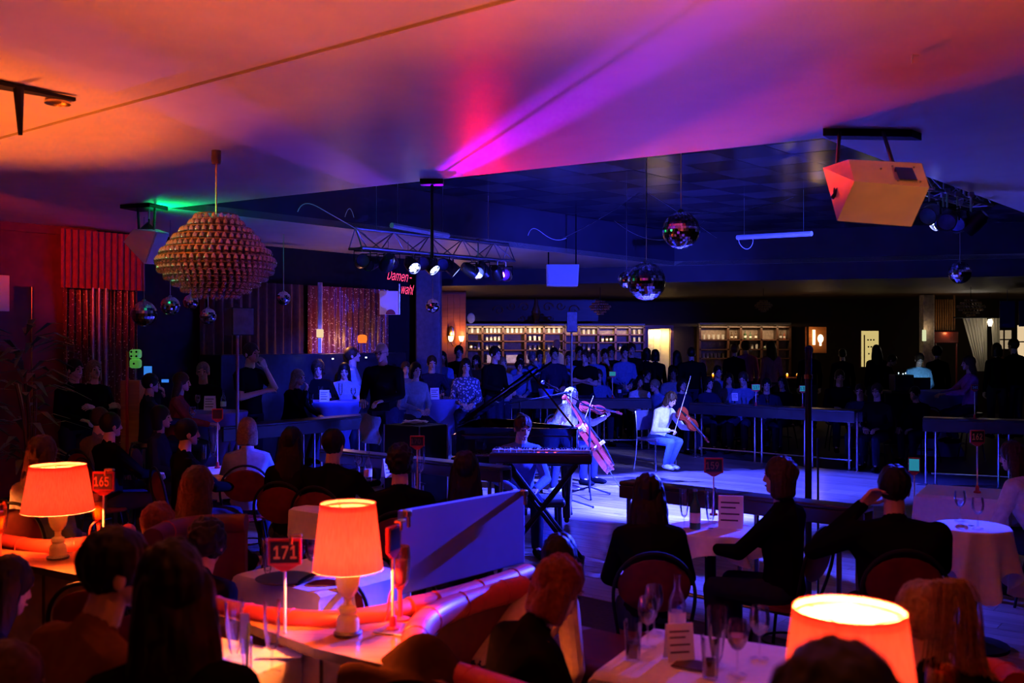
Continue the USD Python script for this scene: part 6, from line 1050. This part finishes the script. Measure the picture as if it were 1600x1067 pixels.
# ---- guests, middle left behind the left rail
G('woman with very long hair leaning in at the middle high table', 466, 577, 13.4, 70, 'stool', ('table', 'chin'), 'longer', 'bl', 'bk', sex='f', chair='BS', lean=.2)
G('curly haired man behind the beer glass at the middle high table', 497, 563, 14.5, 15, 'stool', 'table', 'curly', 'br', 'bk', chair='BS', hp=12)
G('woman with dark curls and a pale top at the middle high table', 538, 567, 14.6, 10, 'stool', 'table', 'longer', 'dk', 'lt', sex='f', chair='BS', sleeve='short', hp=12)
G('man in a pale patterned shirt standing with his head lifted', 551, 542, 14.9, 100, 'stand', 'cross', 'short', 'br', 'lt', hp=-12)
bm = G('bald man with glasses in a black jacket standing left of the piano', 596, 535, 13.0, -22, 'stand', 'lap', 'bald', 'gr', 'bk', glasses=True, build=1.15, hp=8)
SP = [  # behind the floor: description, x, top, distance, yaw, pose, arm, hair, colour, top, sex, more
 ('tall man in dark blue at the back, left of the orange wood wall', 644, 531, 18.6, 10, 'stand', 'cross', 'short', 'dk', 'bu', 'm', {}),
 ('half hidden person in green grey behind the bald man', 634, 565, 15.6, 15, 'stand', 'down', 'bob', 'br', 'gy', 'f', {}),
 ('woman in a striped knit with crossed arms right of the bald man', 650, 566, 14.3, 30, 'stool', 'lap', 'bob', 'dk', 'lt', 'f', dict(chair='BS')),
 ('man in a dark open shirt behind the tilted menu card', 675, 556, 16.2, 12, 'stool', 'table', 'short', 'br', 'nv', 'm', dict(chair='BS')),
 ('man peering between two heads in front of the orange wood wall', 680, 546, 18.4, 8, 'stand', 'down', 'short', 'dk', 'bu', 'm', {}),
 ('woman with a deep neckline in front of the wall sconce', 691, 549, 18.0, 12, 'stand', 'down', 'long', 'dk', 'bu', 'f', {}),
 ('man with cropped hair in black right of the wall sconce', 717, 540, 19.0, 10, 'stand', 'cross', 'short', 'dk', 'bk', 'm', {}),
 ('woman in a floral blouse seated by the high table', 728, 560, 15.2, 8, 'stool', 'lap', 'long', 'dk', 'FLORAL', 'f', dict(chair='BS')),
 ('woman in dark green leaning right of the floral blouse', 744, 555, 18.2, -10, 'stand', 'cross', 'bob', 'dk', 'gy', 'f', {}),
 ('tall man in a black jacket seen from the side', 774, 541, 16.6, 50, 'stand', 'lap', 'short', 'dk', 'bk', 'm', dict(build=1.1)),
 ('woman in a white collar right of the tall man', 785, 558, 17.4, 20, 'stand', 'lap', 'bob', 'bl', 'lt', 'f', {}),
 ('woman with a hairband just above the piano lid', 813, 554, 19.2, 5, 'stand', 'down', 'bun', 'dk', 'bu', 'f', {}),
 ('smiling woman with dark curls above the piano lid', 812, 563, 18.0, 10, 'stand', 'lap', 'curly', 'dk', 'den', 'f', {}),
 ('man with his chin on his hand above the end of the lid', 831, 549, 19.0, 20, 'stand', ('chin', 'cross'), 'short', 'gr', 'bu', 'm', {}),
 ('round faced man behind the end of the piano lid', 843, 547, 19.6, 8, 'stand', 'down', 'short', 'br', 'bu', 'm', {}),
 ('bearded man in a dark buttoned shirt behind the ice bucket', 866, 543, 18.3, 14, 'stand', 'lap', 'short', 'dk', 'nv', 'm', dict(hp=-8)),
 ('person with raised arm just left of the tall loudspeaker pole', 889, 549, 19.4, -15, 'stand', ('up', 'down'), 'short', 'br', 'bu', 'm', {}),
 ('man in black behind the loudspeaker pole', 905, 541, 20.6, 12, 'stand', 'down', 'short', 'dk', 'bk', 'm', {}),
 ('man in a black T-shirt with a white print, arms folded', 914, 547, 18.2, -25, 'stand', 'cross', 'short', 'br', 'bk', 'm', dict(sleeve='short')),
 ('man looking over the shoulder of the man in the printed T-shirt', 927, 546, 19.2, -12, 'stand', 'down', 'short', 'br', 'den', 'm', {}),
 ('woman with a hand on her chin in a sleeveless dark top', 945, 545, 19.6, 6, 'stand', ('chin', 'cross'), 'short', 'dk', 'bk', 'f', dict(sleeve='short')),
 ('shadowy man behind the woman with a hand on her chin', 955, 541, 21.0, 0, 'stand', 'down', 'short', 'dk', 'bk', 'm', {}),
 ('woman in a dark blue dress with folded hands, centre back', 976, 541, 18.9, 4, 'stand', 'lap', 'short', 'dk', 'den', 'f', {}),
 ('dark man close behind the woman in the dark blue dress', 987, 536, 20.6, 8, 'stand', 'down', 'short', 'br', 'bk', 'm', {}),
 ('silhouetted woman left of the bright doorway', 1011, 544, 20.4, 150, 'stand', 'down', 'bob', 'dk', 'bk', 'f', {}),
 ('silhouetted person against the left edge of the bright doorway', 1024, 546, 20.9, 170, 'stand', 'down', 'bob', 'dk', 'bk', 'f', {}),
 ('silhouetted person at the right edge of the bright doorway', 1057, 548, 20.8, 200, 'stand', 'down', 'long', 'dk', 'bk', 'f', {}),
 ('broad silhouetted man right of the doorway', 1080, 543, 20.2, 180, 'stand', 'down', 'short', 'dk', 'bk', 'm', dict(build=1.2)),
 ('blond person crouched low behind the rail at the violin player', 935, 577, 18.5, 10, 'sit', 'table', 'short', 'br', 'den', 'm', {}),
 ('woman with a fringe and white top behind the back rail', 1000, 587, 18.5, 2, 'sit', 'lap', 'bob', 'dk', 'wh', 'f', {}),
 ('person in dark clothes leaning behind the woman with the fringe', 1011, 576, 20.2, 30, 'sit', 'table', 'short', 'dk', 'bk', 'm', {}),
 ('person in a bright blue shirt bending away behind the back rail', 1023, 593, 17.9, -60, 'sit', 'lap', 'short', 'bl', 'bu', 'f', dict(lean=.3)),
 ('dark skinned man in a pale T-shirt at the back, right of centre', 1052, 574, 19.8, -6, 'sit', 'lap', 'short', 'dk', 'lt', 'm', dict(skin='dark', sleeve='short')),
 ('half hidden face between the pale T-shirt and the striped top', 1065, 573, 20.6, 12, 'sit', 'lap', 'bob', 'br', 'bk', 'f', {}),
 ('woman in a striped top at the back, above the tip of the bow', 1078, 581, 19.6, -4, 'sit', 'lap', 'bob', 'br', 'den', 'f', {}),
 ('woman in a dark coat right behind the viola player', 1066, 591, 17.2, 20, 'sit', 'lap', 'bob', 'dk', 'nv', 'f', {}),
 ('woman with a bob resting her arms on the right rail, left end', 1108, 589, 17.6, 18, 'sit', 'table', 'bob', 'dk', 'nv', 'f', {}),
 ('man in an open shirt behind the woman with the bob', 1122, 571, 19.6, 4, 'sit', 'lap', 'short', 'dk', 'den', 'm', {}),
 ('person in a plaid shirt with long hair at the right rail', 1139, 583, 18.6, -5, 'sit', 'table', 'long', 'dk', 'den', 'f', {}),
 ('man bending his head beside the white card on the right rail', 1161, 581, 17.2, -28, 'sit', 'table', 'short', 'br', 'den', 'm', dict(hp=14)),
 ('man with a moustache right of the 137 sign', 1198, 591, 16.8, -10, 'sit', 'table', 'short', 'dk', 'nv', 'm', {}),
 ('dim person in black turning away right of the moustached man', 1222, 588, 17.6, -40, 'sit', 'lap', 'long', 'dk', 'bk', 'f', {}),
 ('guest at the bar with reddish lit hair, left one', 1148, 538, 22.2, 150, 'stand', 'down', 'short', 'rd', 'bk', 'm', {}),
 ('guest with bushy hair at the bar, second from the left', 1165, 533, 22.0, 185, 'stand', 'down', 'curly', 'br', 'pu', 'm', {}),
 ('woman in a pink blouse with dark long hair at the bar', 1204, 533, 21.9, 195, 'stand', 'down', 'longer', 'dk', 'pu', 'f', {}),
 ('silhouetted head in front of the glowing poster panel', 1264, 540, 21.8, 180, 'stand', 'down', 'short', 'dk', 'bk', 'm', {}),
 ('purple lit man in black seated beyond the tall dark pole', 1312, 578, 17.4, -8, 'sit', 'table', 'short', 'br', 'bk', 'm', {}),
 ('silhouetted cap of hair at the bar between poster and menu board', 1316, 545, 21.6, 170, 'stand', 'down', 'short', 'dk', 'bk', 'm', {}),
 ('bearded man seated left of the man with glasses at the right', 1344, 600, 15.4, -28, 'sit', 'table', 'short', 'br', 'nv', 'm', {}),
 ('man with glasses leaning to the left beside the bearded man', 1370, 599, 14.9, -40, 'sit', 'lap', 'short', 'br', 'bk', 'm', dict(glasses=True)),
 ('long haired silhouette in front of the yellow menu board', 1369, 539, 20.8, 180, 'stand', 'down', 'long', 'dk', 'bk', 'f', {}),
 ('pale faced person in profile right of the long haired silhouette', 1394, 554, 20.4, 60, 'stand', 'down', 'short', 'dk', 'bk', 'm', dict(hp=20)),
 ('man in a bright blue lit shirt bending over a laptop', 1437, 552, 18.6, -10, 'stand', 'lap', 'short', 'br', 'cy', 'm', dict(hp=24)),
 ('dim person seated below the man at the laptop', 1429, 604, 15.6, -60, 'sit', 'table', 'short', 'dk', 'bk', 'm', {}),
 ('dark figure with bushy hair right of the man at the laptop', 1464, 541, 20.2, 170, 'stand', 'down', 'curly', 'dk', 'bk', 'f', {}),
 ('woman in a purple top seated at the blue high table', 1513, 556, 16.0, -95, 'stool', 'table', 'long', 'br', 'pu', 'f', dict(chair='BS')),
 ('dark haired woman in silhouette before the far right window', 1557, 536, 19.6, 175, 'stand', 'down', 'bob', 'dk', 'bk', 'f', {}),
 ('tall dark figure at the right frame edge before the window', 1583, 529, 19.4, -160, 'stand', 'down', 'short', 'dk', 'bk', 'm', {}),
]
fl = mat('floral_cloth', {'t': ('texture_coordinate', {}), 'v': ('voronoi_texture', {'scale': 26.}), 'r': ('rgb_ramp', {'ramp': [(.0, (.5, .52, .6)), (.35, (.45, .48, .58)), (.45, (.04, .05, .12))]}), 'p': ('principled_bsdf', {'roughness': .8})}, [('t.object', 'v.vector'), ('v.distance', 'r.fac'), ('r.color', 'p.base_color')])
_at = []
for d_, x, y, Y, yw, po_, ar, ha, hc_, tp_, sx, more in SP:
    while any(math.hypot((x - 800) / F * Y - a, Y - b) < .40 for a, b in _at): Y += .08
    _at.append(((x - 800) / F * Y, Y)); G(d_, x, y, Y, yw, po_, ar, ha, hc_, fl if tp_ == 'FLORAL' else tp_, 'nv', sx, **more)
G('bar keeper in a white shirt in front of the back bar shelves', 870, 530, 24.2, 40, 'stand', 'down', 'bald', 'gr', 'wh', hp=16)
# ---- things that belong to guests
c = px(914, 581, 18.2); one('shirt_print', rbox((c[0] - .04, c[1] - .185, c[2] - .0), (.22, .012, .17), .005, math.radians(-25)), M['paper'], 'pale print on the chest of the man with folded arms', 'print') if False else None
lt_ = thing('laptop', 'open laptop that lights the man in the blue shirt', 'laptop', (px(1437, 590, 18.2)[0] - .05, 18.1, 1.02), -10); obj('base', rbox((0, 0, .01), (.33, .23, .018), .005), M['steel'], lt_); obj('screen_shell', rbox((0, -.13, .12), (.33, .012, .22), .005), M['satin'], lt_); obj('screen', box((0, -.1225, .12), (.31, .002, .2)), emit('laptop_screen', (.35, .65, 1.), 14.), lt_, smooth=False)
lk = px(1437, 590, 18.2); one('mixing_table', join(rbox((lk[0], 18.15, .99), (1.3, .6, .05), .01), rbox((lk[0], 18.3, .48), (1.2, .04, .94), .01)), M['satin'], 'dark table under the laptop at the back right', 'table')
mx_ = px(1410, 588, 17.9); one('mixer', rbox((mx_[0], 17.95, 1.16), (.34, .3, .29), .01), M['satin'], 'black equipment box with small lights left of the laptop', 'mixer')
for k, (x, y) in enumerate(((1404, 583), (1411, 584), (1415, 583))): one('signal_lamp', ball(px(x, y, 17.9), .012, 8), emit('led_cold2', (.5, .85, 1.), 6.), 'tiny bright equipment light left of the laptop, ' + ('left', 'middle', 'right')[k] + ' one', 'equipment light')
hp_ = px(238, 588, 11.3); 
jk = bm['frame']((-.02, -.26, .94)); one('draped_jacket', sheet(np.array([[(jk[0] - .12 + .24 * u + .02 * math.sin(q * 9 + u * 7), jk[1] - .10 + .05 * math.sin(u * 6 + q * 3), jk[2] - .02 - .36 * q - .05 * u) for u in np.linspace(0, 1, 14)] for q in np.linspace(0, 1, 12)]), .02), topm('lt'), 'pale jacket hanging from the hands of the bald man', 'jacket')
# loose ponytail strands of the woman behind the big lamp
rs2 = random.Random(3); hd = po['hd']; q = []
for k in range(80):
    a = rs2.uniform(0, 2 * PI); r = rs2.uniform(0, .03); b0_ = hd + np.array([math.cos(a) * r + .01, -.09 + math.sin(a) * r, .13]); sx = rs2.uniform(-.05, .19); q.append(tube(arc([b0_, b0_ + [sx * .25, -.035, .025], b0_ + [sx * .6, -.03 + rs2.uniform(-.02, .02), -.12], b0_ + [sx * 1.0, rs2.uniform(-.04, .02), -.30 + rs2.uniform(-.06, .04)]], 4), (.0024), 4))
obj('ponytail_strands', (lambda m: (m[0] - np.array(po['frame']((0, 0, 0))), m[1]))(join(q)), hairm('bl'), po['t'], kind='stuff') if False else one('hair_strands', join(q), hairm('bl'), 'loose long blond strands falling from the high ponytail', 'hair')
cp_ = P(640, 1052, .78); one('folded_coat', sheet(np.array([[(cp_[0] - .22 + .46 * u, cp_[1] - .16 + .26 * q, .86 + .05 * math.sin(u * 9 + q * 4) * math.sin(q * 3) - .10 * (2 * u - 1) ** 2 - .06 * (2 * q - 1) ** 2) for u in np.linspace(0, 1, 24)] for q in np.linspace(0, 1, 16)]), .03), topm('coat'), 'dark brown coat thrown over the ledge at the bottom centre', 'coat')
for d_ in PEOPLE:
    if d_[1] in (.86, 1.16): print('scale', d_)
print(len(PEOPLE), 'people', len(LABELS), 'things')
